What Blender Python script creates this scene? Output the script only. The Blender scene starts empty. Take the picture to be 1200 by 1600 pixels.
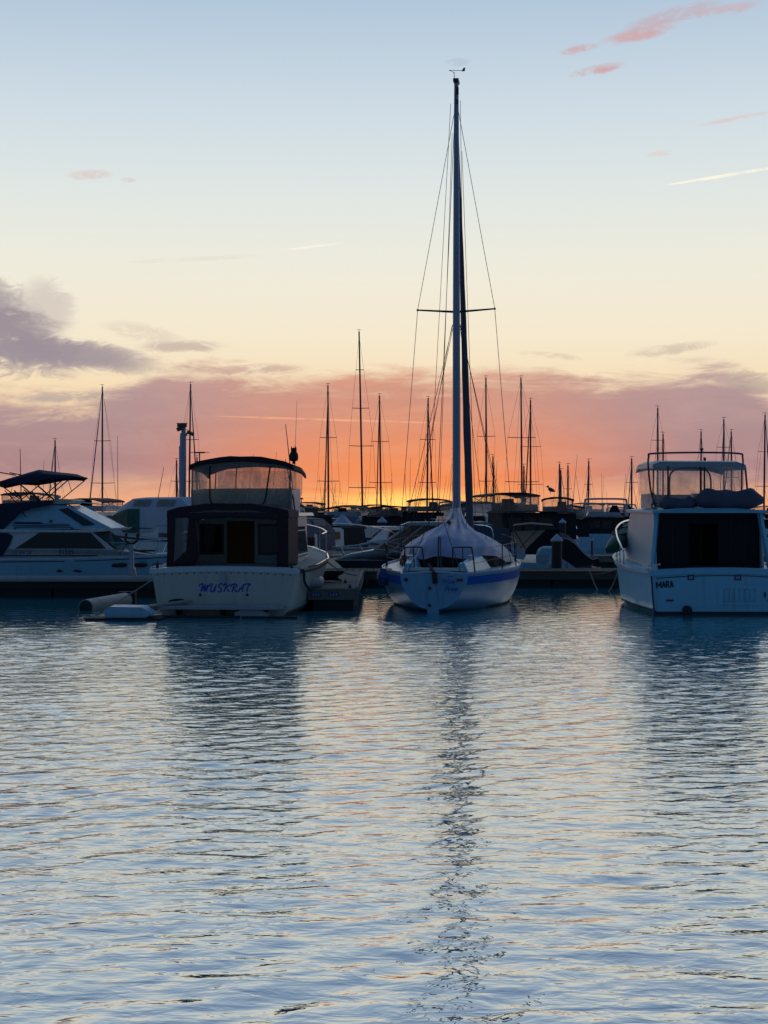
import bpy, math, random
import numpy as np
from mathutils import Vector, Matrix
R = math.radians
rnd = random.Random(7)
scene = bpy.context.scene
COL = scene.collection

# ------------------------------------------------------------------ camera
EYE, F = 2.1, 2400.0            # eye height above the water; focal length in photo pixels (1200 x 1600)
cam_d = bpy.data.cameras.new('camera')
cam = bpy.data.objects.new('camera', cam_d)
COL.objects.link(cam)
cam.location = (0, 0, EYE)
cam.rotation_euler = (R(90), 0, 0)
cam_d.sensor_fit = 'VERTICAL'
cam_d.sensor_height = 36.0
cam_d.sensor_width = 27.0
cam_d.lens = F / 1600.0 * 36.0
cam_d.clip_start = 0.1
cam_d.clip_end = 6000
scene.camera = cam

# ------------------------------------------------------------------ sky
SUN_AZ, SUN_EL = 0.8, -0.6      # degrees: azimuth to the right of +Y, elevation (the sun has just gone under)
world = bpy.data.worlds.new('World')
scene.world = world
world.use_nodes = True
WT = world.node_tree
WT.nodes.clear()


class NG:
    """tiny helper for building node graphs"""
    def __init__(s, nt):
        s.nt = nt

    def n(s, t, **kw):
        nd = s.nt.nodes.new(t)
        for k, v in kw.items():
            setattr(nd, k, v)
        return nd

    def put(s, sock, v):
        if hasattr(v, 'is_output'):
            s.nt.links.new(v, sock)
        elif v is not None:
            sock.default_value = v

    def m(s, op, a, b=None, c=None):
        nd = s.n('ShaderNodeMath', operation=op)
        for i, v in enumerate((a, b, c)):
            if v is not None:
                s.put(nd.inputs[i], v)
        return nd.outputs[0]

    def step(s, v, lo, hi, a=0.0, b=1.0):
        nd = s.n('ShaderNodeMapRange', interpolation_type='SMOOTHSTEP')
        s.put(nd.inputs[0], v)
        s.put(nd.inputs[1], lo)
        s.put(nd.inputs[2], hi)
        s.put(nd.inputs[3], a)
        s.put(nd.inputs[4], b)
        return nd.outputs[0]

    def lin(s, v, lo, hi, a=0.0, b=1.0):
        nd = s.n('ShaderNodeMapRange')
        s.put(nd.inputs[0], v)
        for i, q in enumerate((lo, hi, a, b)):
            s.put(nd.inputs[1 + i], q)
        return nd.outputs[0]

    def mix(s, f, a, b, blend='MIX'):
        nd = s.n('ShaderNodeMix', data_type='RGBA', blend_type=blend)
        s.put(nd.inputs[0], f)
        s.put(nd.inputs[6], a)
        s.put(nd.inputs[7], b)
        return nd.outputs[2]

    def ramp(s, f, stops):
        nd = s.n('ShaderNodeValToRGB')
        el = nd.color_ramp.elements
        while len(el) < len(stops):
            el.new(0.5)
        for e, (p, c) in zip(el, stops):
            e.position = p
            e.color = (*c, 1)
        s.put(nd.inputs[0], f)
        return nd.outputs[0]

    def xyz(s, x, y, z=0.0):
        nd = s.n('ShaderNodeCombineXYZ')
        for i, v in enumerate((x, y, z)):
            s.put(nd.inputs[i], v)
        return nd.outputs[0]

    def noise(s, vec, scale, detail=4, rough=0.55, dist=0.0):
        nd = s.n('ShaderNodeTexNoise')
        s.put(nd.inputs['Vector'], vec)
        nd.inputs['Scale'].default_value = scale
        nd.inputs['Detail'].default_value = detail
        nd.inputs['Roughness'].default_value = rough
        nd.inputs['Distortion'].default_value = dist
        return nd.outputs[0]


def lin3(r, g, b):
    """sRGB 0-255 to linear"""
    return tuple((c / 255 / 12.92) if c <= 10 else ((c / 255 + 0.055) / 1.055) ** 2.4 for c in (r, g, b))


g = NG(WT)
tc = g.n('ShaderNodeTexCoord')
sep = g.n('ShaderNodeSeparateXYZ')
nrm = g.n('ShaderNodeVectorMath', operation='NORMALIZE')
g.put(nrm.inputs[0], tc.outputs['Generated'])
g.put(sep.inputs[0], nrm.outputs[0])
DX, DY, DZ = sep.outputs
DEG = 180 / math.pi
V = g.m('MULTIPLY', g.m('ARCSINE', DZ), DEG)                      # elevation in degrees
U = g.m('MULTIPLY', g.m('ARCTAN2', DX, DY), DEG)                  # azimuth in degrees, 0 = +Y
UV = g.xyz(U, V)
SUNU = g.m('ABSOLUTE', g.m('SUBTRACT', U, SUN_AZ))

vf = g.m('DIVIDE', g.m('MAXIMUM', V, 0.0), 90.0)
S = lambda el, c: (el / 90.0, lin3(*c))
toward = g.ramp(vf, [S(0, (238, 164, 122)), S(1.2, (246, 186, 140)), S(2.6, (246, 206, 160)), S(4.6, (244, 220, 182)), S(6.5, (243, 231, 205)),
                     S(9.0, (237, 234, 219)), S(11.5, (224, 230, 226)), S(14.5, (206, 219, 227)), S(18.5, (176, 197, 217)),
                     S(27, (140, 164, 196)), S(45, (76, 106, 152)), S(90, (34, 66, 114))])
away = g.ramp(vf, [S(0, (66, 82, 102)), S(6, (66, 86, 108)), S(14, (60, 86, 114)), S(30, (48, 80, 114)), S(55, (38, 70, 112)), S(90, (34, 66, 114))])
base = g.mix(g.step(SUNU, 30, 105), toward, away)

# physical sky under it, at low strength
nis = g.n('ShaderNodeTexSky', sky_type='NISHITA', sun_disc=False)
nis.sun_elevation = R(SUN_EL)
nis.sun_rotation = R(SUN_AZ)
nis.air_density = 1.0
nis.dust_density = 1.5
nis.ozone_density = 2.0
base = g.mix(0.015, base, nis.outputs[0], 'ADD')

# long cloud bank low over the horizon, warm where the sun stands behind it
wn = g.noise(g.xyz(g.m('MULTIPLY', U, 0.10), g.m('MULTIPLY', V, 0.55)), 1.0, 8, 0.62, 0.6)
wn2 = g.noise(g.xyz(g.m('MULTIPLY', U, 0.30), g.m('MULTIPLY', V, 1.3), 3.3), 1.0, 7, 0.66, 0.9)
edge = g.m('ADD', g.m('MULTIPLY', g.m('SUBTRACT', wn, 0.5), 3.4), g.m('MULTIPLY', g.m('SUBTRACT', wn2, 0.5), 2.0))
# the bank's top: lower to the far left of the sun, notch on the far right
top_l = g.m('MULTIPLY', g.step(U, -11.5, -8.0, 1.0, 0.0), -0.9)
top_r = g.m('MULTIPLY', g.step(U, 12.0, 15.5), -1.6)
top = g.m('ADD', g.m('ADD', 5.15, top_l), top_r)
d_top = g.m('SUBTRACT', g.m('ADD', top, edge), V)
bank = g.step(d_top, -0.35, 0.75)
low = g.m('ADD', g.step(SUNU, 2.0, 10.0, 0.35, 0.85), g.m('MULTIPLY', g.m('SUBTRACT', wn2, 0.5), 0.9))
bank = g.m('MULTIPLY', bank, g.step(g.m('SUBTRACT', V, low), -0.55, 0.75))
near = g.step(SUNU, 1.0, 12.0, 1.0, 0.0)
hot = g.step(SUNU, 0.5, 11.0, 1.0, 0.0)
bank_c = g.mix(near, (*lin3(166, 128, 134), 1), (*lin3(228, 134, 102), 1))
bank_hot = g.mix(hot, bank_c, (*lin3(248, 140, 80), 1))
bank_c = g.mix(g.step(V, 1.0, 4.6), bank_hot, g.mix(near, (*lin3(172, 142, 148), 1), (*lin3(206, 142, 124), 1)))
bank_c = g.mix(g.m('MULTIPLY', g.step(wn2, 0.38, 0.72), 0.32), bank_c, g.mix(near, (*lin3(198, 160, 154), 1), (*lin3(236, 166, 132), 1)))
bank_away = g.mix(g.step(SUNU, 20, 95), bank_c, (*lin3(62, 76, 98), 1))
sky = g.mix(g.m('MULTIPLY', bank, 0.94), base, bank_away)

# bright gap under the bank where the sun goes down
glow = g.m('MULTIPLY', g.step(g.m('ABSOLUTE', g.m('SUBTRACT', V, 0.30)), 0.0, 0.95, 1.0, 0.0), g.step(SUNU, 0.5, 7.0, 1.0, 0.0))
gl_n = g.noise(g.xyz(g.m('MULTIPLY', U, 0.45), g.m('MULTIPLY', V, 5.5), 1.7), 1.0, 4, 0.6, 0.4)
sky = g.mix(g.m('MULTIPLY', glow, g.step(gl_n, 0.25, 0.62)), sky, (1.05, 0.50, 0.11, 1))
core = g.m('MULTIPLY', g.step(g.m('ABSOLUTE', g.m('SUBTRACT', V, 0.22)), 0.0, 0.75, 1.0, 0.0), g.step(SUNU, 0.0, 3.6, 1.0, 0.0))
sky = g.mix(g.m('MULTIPLY', core, g.step(gl_n, 0.15, 0.6)), sky, (1.55, 0.82, 0.20, 1))


STREAK_N = g.noise(g.xyz(g.m('MULTIPLY', U, 0.9), g.m('MULTIPLY', V, 2.2), 5.1), 1.0, 8, 0.68, 0.9)


def streak(u0, v0, half_len, half_w, tilt, warp, seed, soft=0.8, freq=(0.9, 2.2)):
    """mask of one torn streak of cloud centred on (u0, v0) degrees"""
    ca, sa = math.cos(R(tilt)), math.sin(R(tilt))
    nn = STREAK_N
    off = g.m('MULTIPLY', g.m('SUBTRACT', nn, 0.5), warp)
    du = g.m('SUBTRACT', U, u0)
    dv = g.m('SUBTRACT', V, v0)
    a = g.m('ADD', g.m('MULTIPLY', du, ca / half_len), g.m('MULTIPLY', dv, sa / half_len))
    b = g.m('ADD', g.m('ADD', g.m('MULTIPLY', dv, ca / half_w), g.m('MULTIPLY', du, -sa / half_w)), off)
    r2 = g.m('ADD', g.m('MULTIPLY', a, a), g.m('MULTIPLY', b, b))
    body = g.step(r2, 1.0 - soft, 1.0 + 0.3 * soft, 1.0, 0.0)
    gap = 0.16 if half_w > 0.4 else 0.30
    return g.m('MULTIPLY', body, g.step(nn, gap, gap + 0.26))


def px(x, y):
    return math.degrees(math.atan((x - 600) / F)), math.degrees(math.atan((800 - y) / F * math.cos(math.atan((x - 600) / F))))


MAUVE, PINK, PALE = (*lin3(156, 143, 152), 1), (*lin3(206, 170, 172), 1), (*lin3(252, 240, 214), 1)
for (x, y, hl, hw, tilt, warp, col, amt, soft) in [
        (10, 525, 3.0, 1.25, -20, 2.0, MAUVE, 0.95, 0.95), (120, 553, 3.2, 0.60, -8, 1.8, MAUVE, 0.9, 0.95), (-20, 465, 2.6, 0.95, -30, 2.0, MAUVE, 0.75, 0.95), (75, 480, 1.2, 0.9, -50, 2.4, (*lin3(186, 172, 172), 1), 0.5, 0.95),
        (285, 541, 1.7, 0.24, 1, 2.0, (*lin3(190, 168, 160), 1), 0.7, 0.9), (225, 520, 1.6, 0.35, -10, 2.0, (*lin3(205, 186, 172), 1), 0.4, 0.9),
        (100, 620, 2.0, 0.22, 3, 1.5, MAUVE, 0.6, 0.9), (400, 577, 2.0, 0.22, 2, 1.6, (*lin3(196, 160, 150), 1), 0.7, 0.9),
        (1050, 545, 1.7, 0.20, 6, 2.0, (*lin3(206, 188, 170), 1), 0.7, 0.9), (860, 556, 1.2, 0.15, -6, 1.6, (*lin3(214, 186, 166), 1), 0.6, 0.9),
        (1180, 600, 1.4, 0.45, -14, 2.2, (*lin3(178, 158, 152), 1), 0.7, 0.9),
        (933, 109, 1.05, 0.17, 9, 1.3, PINK, 0.95, 0.8), (905, 77, 0.75, 0.16, 8, 1.3, PINK, 0.8, 0.8), (1000, 52, 1.5, 0.26, 10, 1.8, PINK, 0.9, 0.9),
        (1050, 25, 1.9, 0.30, 12, 2.0, (*lin3(196, 176, 186), 1), 0.8, 0.9), (1140, 14, 1.2, 0.20, 6, 1.8, PINK, 0.6, 0.9),
        (140, 273, 0.85, 0.20, 4, 1.8, (*lin3(218, 206, 200), 1), 0.9, 0.9), (200, 281, 0.3, 0.1, 0, 1.2, (*lin3(218, 206, 200), 1), 0.7, 0.9),
        (1150, 185, 1.4, 0.09, 7, 1.3, (*lin3(220, 200, 196), 1), 0.7, 0.9), (1030, 240, 0.55, 0.12, 5, 1.4, (*lin3(222, 210, 204), 1), 0.7, 0.9),
        (715, 97, 0.5, 0.16, 0, 1.6, (*lin3(178, 190, 206), 1), 0.6, 0.9), (300, 405, 2.6, 0.10, 4, 1.2, (*lin3(226, 222, 208), 1), 0.6, 0.9)]:
    u0, v0 = px(x, y)
    sky = g.mix(g.m('MULTIPLY', streak(u0, v0, hl, hw, tilt, warp, x * 0.013 + y * 0.007, soft), amt), sky, col)
# vapour trails: thin and crisp
for (x, y, hl, hw, tilt, warp, col, amt) in [(1135, 274, 2.35, 0.062, 6.5, 0.5, (1.0, 0.93, 0.78, 1), 0.95), (490, 385, 1.25, 0.05, 7, 0.6, (1.0, 0.94, 0.80, 1), 0.6),
                                              (520, 656, 4.6, 0.045, -1.6, 1.3, (*lin3(252, 176, 140), 1), 0.75)]:
    u0, v0 = px(x, y)
    sky = g.mix(g.m('MULTIPLY', streak(u0, v0, hl, hw, tilt, warp, x * 0.01, 0.6, (1.2, 0.6)), amt), sky, col)

# air below the horizon line (never seen: the water reaches the horizon)
bg = g.n('ShaderNodeBackground')
g.put(bg.inputs[0], sky)
bg.inputs[1].default_value = 1.0
world.cycles.sampling_method = 'MANUAL'
world.cycles.sample_map_resolution = 512
wo = g.n('ShaderNodeOutputWorld')
WT.links.new(bg.outputs[0], wo.inputs[0])

# ------------------------------------------------------------------ sun, veiled by the bank on the horizon
sun_d = bpy.data.lights.new('sun', 'SUN')
sun_d.energy = 0.5
sun_d.angle = R(0.5)
sun_d.color = (1.0, 0.58, 0.30)
sun = bpy.data.objects.new('sun', sun_d)
COL.objects.link(sun)
_dir = Vector((math.sin(R(SUN_AZ)) * math.cos(R(SUN_EL)), math.cos(R(SUN_AZ)) * math.cos(R(SUN_EL)), math.sin(R(SUN_EL))))
sun.rotation_euler = _dir.to_track_quat('Z', 'Y').to_euler()
sun.location = (2, 200, 20)

vs = scene.view_settings
vs.view_transform = 'Standard'
vs.look = 'None'
vs.exposure = 0.0
vs.gamma = 1.0
vs.use_curve_mapping = False
scene.cycles.max_bounces = 8
scene.cycles.transparent_max_bounces = 16
scene.cycles.use_denoising = True

# ------------------------------------------------------------------ materials
MATS = {}


def mat(name, col, rough=0.5, metal=0.0, var=0.12, scale=6.0, bump=0.0, bscale=40.0, alpha=1.0, trans=0.0, spec=0.5, streaks=0.0, dirt=0.0, coat=0.0):
    """principled material with procedural colour variation, grain, run streaks and dirt"""
    if name in MATS:
        return MATS[name]
    m = bpy.data.materials.new(name)
    m.use_nodes = True
    nt = m.node_tree
    q = NG(nt)
    p = nt.nodes['Principled BSDF']
    tcn = q.n('ShaderNodeTexCoord')
    obj = tcn.outputs['Object']
    c = (*col, 1)
    n1 = q.noise(obj, scale, 5, 0.6)
    lo = tuple(v * (1 - var) for v in col) + (1,)
    hi = tuple(min(1, v * (1 + var * 0.7)) for v in col) + (1,)
    cc = q.mix(n1, lo, hi)
    if streaks > 0:
        sp = q.n('ShaderNodeSeparateXYZ')
        q.put(sp.inputs[0], obj)
        sv = q.xyz(q.m('MULTIPLY', sp.outputs[0], 7.0), q.m('MULTIPLY', sp.outputs[1], 7.0), q.m('MULTIPLY', sp.outputs[2], 0.8))
        n2 = q.step(q.noise(sv, 1.0, 6, 0.72), 0.46, 0.80)
        cc = q.mix(q.m('MULTIPLY', n2, streaks), cc, (col[0] * 0.45, col[1] * 0.42, col[2] * 0.34, 1))
    if dirt > 0:
        n3 = q.step(q.noise(obj, scale * 0.35, 6, 0.7), 0.52, 0.75)
        cc = q.mix(q.m('MULTIPLY', n3, dirt), cc, (0.10, 0.085, 0.06, 1))
    q.put(p.inputs['Base Color'], cc)
    r1 = q.m('ADD', q.m('MULTIPLY', q.m('SUBTRACT', q.noise(obj, scale * 2.3, 4), 0.5), 0.25), rough)
    q.put(p.inputs['Roughness'], r1)
    p.inputs['Metallic'].default_value = metal
    p.inputs['Specular IOR Level'].default_value = spec
    p.inputs['Coat Weight'].default_value = coat
    p.inputs['Alpha'].default_value = alpha
    p.inputs['Transmission Weight'].default_value = trans
    if bump > 0:
        bn = q.n('ShaderNodeBump')
        bn.inputs['Strength'].default_value = bump
        bn.inputs['Distance'].default_value = 0.02
        q.put(bn.inputs['Height'], q.noise(obj, bscale, 4, 0.6))
        nt.links.new(bn.outputs[0], p.inputs['Normal'])
    MATS[name] = m
    return m


def film(name, tint, opacity, haze_rough=0.25):
    """clear vinyl or tinted glass: part see-through, part coloured skin"""
    if name in MATS:
        return MATS[name]
    m = bpy.data.materials.new(name)
    m.use_nodes = True
    nt = m.node_tree
    q = NG(nt)
    p = nt.nodes['Principled BSDF']
    obj = q.n('ShaderNodeTexCoord').outputs['Object']
    p.inputs['Base Color'].default_value = (*tint, 1)
    p.inputs['Roughness'].default_value = haze_rough
    a = q.lin(q.noise(obj, 3.5, 5, 0.6, 0.6), 0.3, 0.7, max(0, opacity - 0.12), min(1, opacity + 0.12))
    bn = q.n('ShaderNodeBump')
    bn.inputs['Strength'].default_value = 0.6
    bn.inputs['Distance'].default_value = 0.05
    q.put(bn.inputs['Height'], q.noise(obj, 4.5, 3, 0.5, 1.2))
    nt.links.new(bn.outputs[0], p.inputs['Normal'])
    tl = q.n('ShaderNodeBsdfTranslucent')
    tl.inputs[0].default_value = (*[min(1, c * 1.35) for c in tint], 1)
    tr = q.n('ShaderNodeBsdfTransparent')
    m1 = q.n('ShaderNodeMixShader')
    m1.inputs[0].default_value = 0.55
    nt.links.new(p.outputs[0], m1.inputs[1])
    nt.links.new(tl.outputs[0], m1.inputs[2])
    m2 = q.n('ShaderNodeMixShader')
    q.put(m2.inputs[0], a)
    nt.links.new(tr.outputs[0], m2.inputs[1])
    nt.links.new(m1.outputs[0], m2.inputs[2])
    nt.links.new(m2.outputs[0], nt.nodes['Material Output'].inputs['Surface'])
    MATS[name] = m
    return m


gel = mat('gelcoat white', (0.70, 0.71, 0.69), 0.35, var=0.10, scale=1.3, streaks=0.35, dirt=0.12)
gel_cream = mat('gelcoat cream', (0.62, 0.58, 0.48), 0.45, var=0.16, scale=1.2, streaks=0.42, dirt=0.32)
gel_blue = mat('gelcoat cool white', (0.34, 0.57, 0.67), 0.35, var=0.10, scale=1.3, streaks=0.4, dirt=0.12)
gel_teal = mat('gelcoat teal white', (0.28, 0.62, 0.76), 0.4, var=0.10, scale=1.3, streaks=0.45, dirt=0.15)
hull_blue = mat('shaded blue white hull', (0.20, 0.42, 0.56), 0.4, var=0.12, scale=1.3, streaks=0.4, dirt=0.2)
gel_grey = mat('gelcoat grey', (0.42, 0.43, 0.45), 0.45, var=0.12, scale=1.6, streaks=0.3, dirt=0.2)
deckm = mat('deck paint', (0.50, 0.46, 0.37), 0.7, var=0.18, scale=3, bump=0.2, bscale=90, dirt=0.25)
black_hull = mat('black hull paint', (0.018, 0.020, 0.025), 0.4, var=0.2)
navy = mat('navy paint', (0.02, 0.03, 0.09), 0.4)
blue = mat('blue stripe paint', (0.002, 0.12, 0.50), 0.6, var=0.15, spec=0.15)
letter_blue = mat('blue lettering', (0.05, 0.06, 0.42), 0.5)
letter_black = mat('black lettering', (0.015, 0.015, 0.025), 0.5)
antifoul = mat('antifouling', (0.03, 0.035, 0.04), 0.7, dirt=0.3)
slime = mat('weedy waterline', (0.16, 0.15, 0.05), 0.8, var=0.5, scale=14, dirt=0.5)
canvas_maroon = mat('maroon canvas', (0.045, 0.016, 0.022), 0.85, var=0.25, bump=0.35, bscale=7)
canvas_navy = mat('navy canvas', (0.022, 0.026, 0.055), 0.85, var=0.25, bump=0.35, bscale=7)
canvas_black = mat('black canvas', (0.014, 0.014, 0.017), 0.85, var=0.25, bump=0.35, bscale=7)
canvas_grey = mat('grey canvas', (0.10, 0.10, 0.13), 0.85, var=0.2, bump=0.5, bscale=5)
canvas_white = mat('pale canvas', (0.52, 0.54, 0.60), 0.8, var=0.15, bump=0.4, bscale=5)
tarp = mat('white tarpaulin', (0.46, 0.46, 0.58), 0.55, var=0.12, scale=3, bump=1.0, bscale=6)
brown_cloth = mat('brown cloth', (0.05, 0.022, 0.014), 0.85, var=0.25, bump=0.3, bscale=9)
blue_tarp = mat('blue tarpaulin', (0.05, 0.12, 0.30), 0.6, var=0.25, bump=0.8, bscale=7)
vinyl = film('clear vinyl', (0.55, 0.52, 0.46), 0.36)
vinyl_light = film('thin clear vinyl', (0.60, 0.57, 0.55), 0.20)
vinyl_dirty = film('weathered vinyl', (0.44, 0.42, 0.38), 0.68, 0.5)
vinyl_cream = film('cream canvas window', (0.55, 0.50, 0.38), 0.85, 0.5)
glass_green = film('green glass', (0.03, 0.24, 0.18), 0.92, 0.15)
glass_dark = mat('dark glass', (0.010, 0.012, 0.016), 0.08, var=0.3, spec=0.7)
glass_amber = film('windscreen glass', (0.20, 0.15, 0.11), 0.55, 0.08)
chrome = mat('stainless steel', (0.62, 0.62, 0.64), 0.22, metal=1.0, var=0.08)
alu = mat('backlit reddish aluminium', (0.12, 0.075, 0.075), 0.5, metal=0.2, var=0.15)  # backlit silhouette and red glare of the masts put into the even colour
alu_pale = mat('painted aluminium', (0.34, 0.37, 0.46), 0.5, var=0.1)
wire = mat('rigging wire', (0.07, 0.05, 0.05), 0.5, metal=0.5)
darkm = mat('dark metal', (0.03, 0.03, 0.034), 0.5)
wood = mat('teak', (0.17, 0.075, 0.03), 0.55, var=0.35, scale=9, bump=0.2)
dock_wood = mat('weathered dock timber', (0.20, 0.165, 0.13), 0.8, var=0.35, scale=4, bump=0.5, bscale=25, dirt=0.3)
dock_brown = mat('brown dock timber', (0.095, 0.07, 0.05), 0.85, var=0.35, scale=4, bump=0.5, bscale=25, dirt=0.3)
dock_dark = mat('dark wet timber', (0.035, 0.03, 0.028), 0.7, var=0.35, scale=4, bump=0.5)
concrete = mat('dock concrete', (0.30, 0.28, 0.26), 0.85, var=0.25, scale=5, bump=0.5, bscale=60, dirt=0.3)
rubber = mat('black rubber', (0.02, 0.02, 0.02), 0.7)
rope_m = mat('pale rope', (0.36, 0.32, 0.25), 0.9, bump=0.6, bscale=120)
rope_d = mat('dark rope', (0.035, 0.035, 0.05), 0.9, bump=0.6, bscale=120)
fender_w = mat('white vinyl fender', (0.46, 0.44, 0.39), 0.5, dirt=0.45)
green_p = mat('green kayak plastic', (0.006, 0.10, 0.055), 0.6, var=0.2, spec=0.2)
inside = mat('cabin interior', (0.030, 0.022, 0.018), 0.8, var=0.3)
curtain = mat('brown curtain', (0.19, 0.085, 0.03), 0.9, var=0.3, scale=12)
feather = mat('owl plastic', (0.035, 0.025, 0.02), 0.8, var=0.4, scale=20)
gull_m = mat('gull feathers', (0.12, 0.12, 0.12), 0.8, var=0.4)
sticker = mat('blue dock sign', (0.04, 0.08, 0.19), 0.6)
sticker_w = mat('sign print white', (0.34, 0.38, 0.46), 0.6)
red_ant = mat('red lamp', (0.35, 0.03, 0.03), 0.4)
land_m = mat('breakwater rock', (0.035, 0.032, 0.032), 0.9, var=0.4, scale=1.0, bump=0.6, bscale=2)

# ------------------------------------------------------------------ mesh builder


class MB:
    def __init__(s):
        s.v, s.f = [], []

    def add(s, vs, fs):
        o = len(s.v)
        s.v += [tuple(p) for p in vs]
        s.f += [tuple(i + o for i in f) for f in fs]
        return s

    def box(s, c, d, rot=None, taper=1.0):
        hx, hy, hz = d[0] / 2, d[1] / 2, d[2] / 2
        pts = []
        for sz in (-1, 1):
            k = taper if sz > 0 else 1.0
            for sx, sy in ((-1, -1), (1, -1), (1, 1), (-1, 1)):
                p = Vector((sx * hx * k, sy * hy * k, sz * hz))
                if rot:
                    p = rot @ p
                pts.append(p + Vector(c))
        return s.add(pts, [(3, 2, 1, 0), (4, 5, 6, 7), (0, 1, 5, 4), (1, 2, 6, 5), (2, 3, 7, 6), (3, 0, 4, 7)])

    def beam(s, a, b, w, h=None, up=(0, 0, 1)):
        a, b = Vector(a), Vector(b)
        h = h or w
        d = (b - a)
        if d.length < 1e-6:
            return s
        d.normalize()
        u = Vector(up)
        if abs(d.dot(u)) > 0.97:
            u = Vector((0, 1, 0))
        r = d.cross(u).normalized()
        u = r.cross(d).normalized()
        pts = []
        for p in (a, b):
            for i, j in ((-1, -1), (1, -1), (1, 1), (-1, 1)):
                pts.append(p + r * (i * w / 2) + u * (j * h / 2))
        return s.add(pts, [(0, 1, 2, 3), (7, 6, 5, 4), (0, 4, 5, 1), (1, 5, 6, 2), (2, 6, 7, 3), (3, 7, 4, 0)])

    def tube(s, pts, r, n=8, closed=False, caps=True):
        P = [Vector(p) for p in pts]
        rr = r if isinstance(r, (list, tuple)) else [r] * len(P)
        k = len(P)
        rings = []
        prev = None
        for i, p in enumerate(P):
            if closed:
                t = P[(i + 1) % k] - P[i - 1]
            else:
                t = P[min(i + 1, k - 1)] - P[max(i - 1, 0)]
            if t.length < 1e-9:
                t = Vector((0, 0, 1))
            t.normalize()
            if prev is None:
                u = Vector((0, 0, 1)) if abs(t.z) < 0.9 else Vector((1, 0, 0))
                a = t.cross(u).normalized()
            else:
                a = (prev - t * prev.dot(t))
                a = a.normalized() if a.length > 1e-6 else t.orthogonal().normalized()
            prev = a
            b = t.cross(a)
            rings.append([p + (a * math.cos(2 * math.pi * j / n) + b * math.sin(2 * math.pi * j / n)) * rr[i] for j in range(n)])
        o = []
        for q in rings:
            o += q
        fs = []
        m = k if closed else k - 1
        for i in range(m):
            for j in range(n):
                fs.append((i * n + j, i * n + (j + 1) % n, ((i + 1) % k) * n + (j + 1) % n, ((i + 1) % k) * n + j))
        if caps and not closed:
            fs.append(tuple(range(n - 1, -1, -1)))
            fs.append(tuple((k - 1) * n + j for j in range(n)))
        return s.add(o, fs)

    def loft(s, rings, close=False, cap0=False, cap1=False):
        n = len(rings[0])
        o = [p for q in rings for p in q]
        fs = []
        for i in range(len(rings) - 1):
            for j in range(n if close else n - 1):
                fs.append((i * n + j, i * n + (j + 1) % n, (i + 1) * n + (j + 1) % n, (i + 1) * n + j))
        if cap0:
            fs.append(tuple(range(n - 1, -1, -1)))
        if cap1:
            fs.append(tuple((len(rings) - 1) * n + j for j in range(n)))
        return s.add(o, fs)

    def prism(s, poly, d):
        """closed polygon of 3D points pushed by vector d"""
        d = Vector(d)
        n = len(poly)
        a = [Vector(p) for p in poly]
        b = [p + d for p in a]
        fs = [tuple(range(n - 1, -1, -1)), tuple(range(n, 2 * n))]
        for i in range(n):
            fs.append((i, (i + 1) % n, n + (i + 1) % n, n + i))
        return s.add(a + b, fs)

    def ring(s, outer, inner, d):
        """frame between two like-numbered outlines, pushed by d"""
        d = Vector(d)
        n = len(outer)
        A = [Vector(p) for p in outer]
        Bq = [Vector(p) for p in inner]
        pts = A + Bq + [p + d for p in A] + [p + d for p in Bq]
        fs = []
        for i in range(n):
            j = (i + 1) % n
            fs += [(i, j, n + j, n + i), (2 * n + i, 3 * n + i, 3 * n + j, 2 * n + j), (i, 2 * n + i, 2 * n + j, j), (n + i, n + j, 3 * n + j, 3 * n + i)]
        return s.add(pts, fs)

    def ball(s, c, r, n=10, m=6, sc=(1, 1, 1)):
        c = Vector(c)
        rings = []
        for i in range(m + 1):
            t = math.pi * i / m
            q = max(math.sin(t), 0.02)
            rings.append([c + Vector((sc[0] * r * q * math.cos(2 * math.pi * j / n), sc[1] * r * q * math.sin(2 * math.pi * j / n), sc[2] * r * math.cos(t))) for j in range(n)])
        return s.loft(rings, close=True, cap0=True, cap1=True)

    def lathe(s, c, prof, n=14):
        c = Vector(c)
        rings = [[c + Vector((r * math.cos(2 * math.pi * j / n), r * math.sin(2 * math.pi * j / n), z)) for j in range(n)] for r, z in prof]
        return s.loft(rings, close=True, cap0=True, cap1=True)

    def build(s, name, material, parent=None, smooth=False, thick=0.0, kind=None, angle=40):
        me = bpy.data.meshes.new(name)
        me.from_pydata(s.v, [], s.f)
        me.materials.append(material)
        me.validate()
        import bmesh
        bm = bmesh.new()
        bm.from_mesh(me)
        bmesh.ops.recalc_face_normals(bm, faces=bm.faces)
        if thick:
            bmesh.ops.solidify(bm, geom=bm.faces[:], thickness=thick)
        bm.to_mesh(me)
        bm.free()
        o = bpy.data.objects.new(name, me)
        COL.objects.link(o)
        if parent:
            o.parent = parent
        if smooth:
            for p in me.polygons:
                p.use_smooth = True
            try:
                me.set_sharp_from_angle(angle=R(angle))
            except Exception:
                pass
        if kind:
            o['kind'] = kind
        return o


def thing(name, label, cat, loc=(0, 0, 0), head=0.0, group=None):
    """Empty at a thing's base; head = degrees the thing points to the right of +Y"""
    o = bpy.data.objects.new(name, None)
    COL.objects.link(o)
    o.location = loc
    o.rotation_euler = (0, 0, -R(head))
    o.empty_display_size = 0.3
    o['label'] = label
    o['category'] = cat
    if group:
        o['group'] = group
    return o


def tag(o, label, cat, group=None):
    o['label'] = label
    o['category'] = cat
    if group:
        o['group'] = group
    return o


def at(x, y, D):
    """photo pixel at distance D -> world point"""
    return Vector(((x - 600) / F * D, D, EYE - (y - 800) / F * D))


def local(root, p):
    """world point -> the thing's own frame"""
    m = Matrix.Translation(root.location) @ root.rotation_euler.to_matrix().to_4x4()
    return m.inverted() @ Vector(p)


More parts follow.
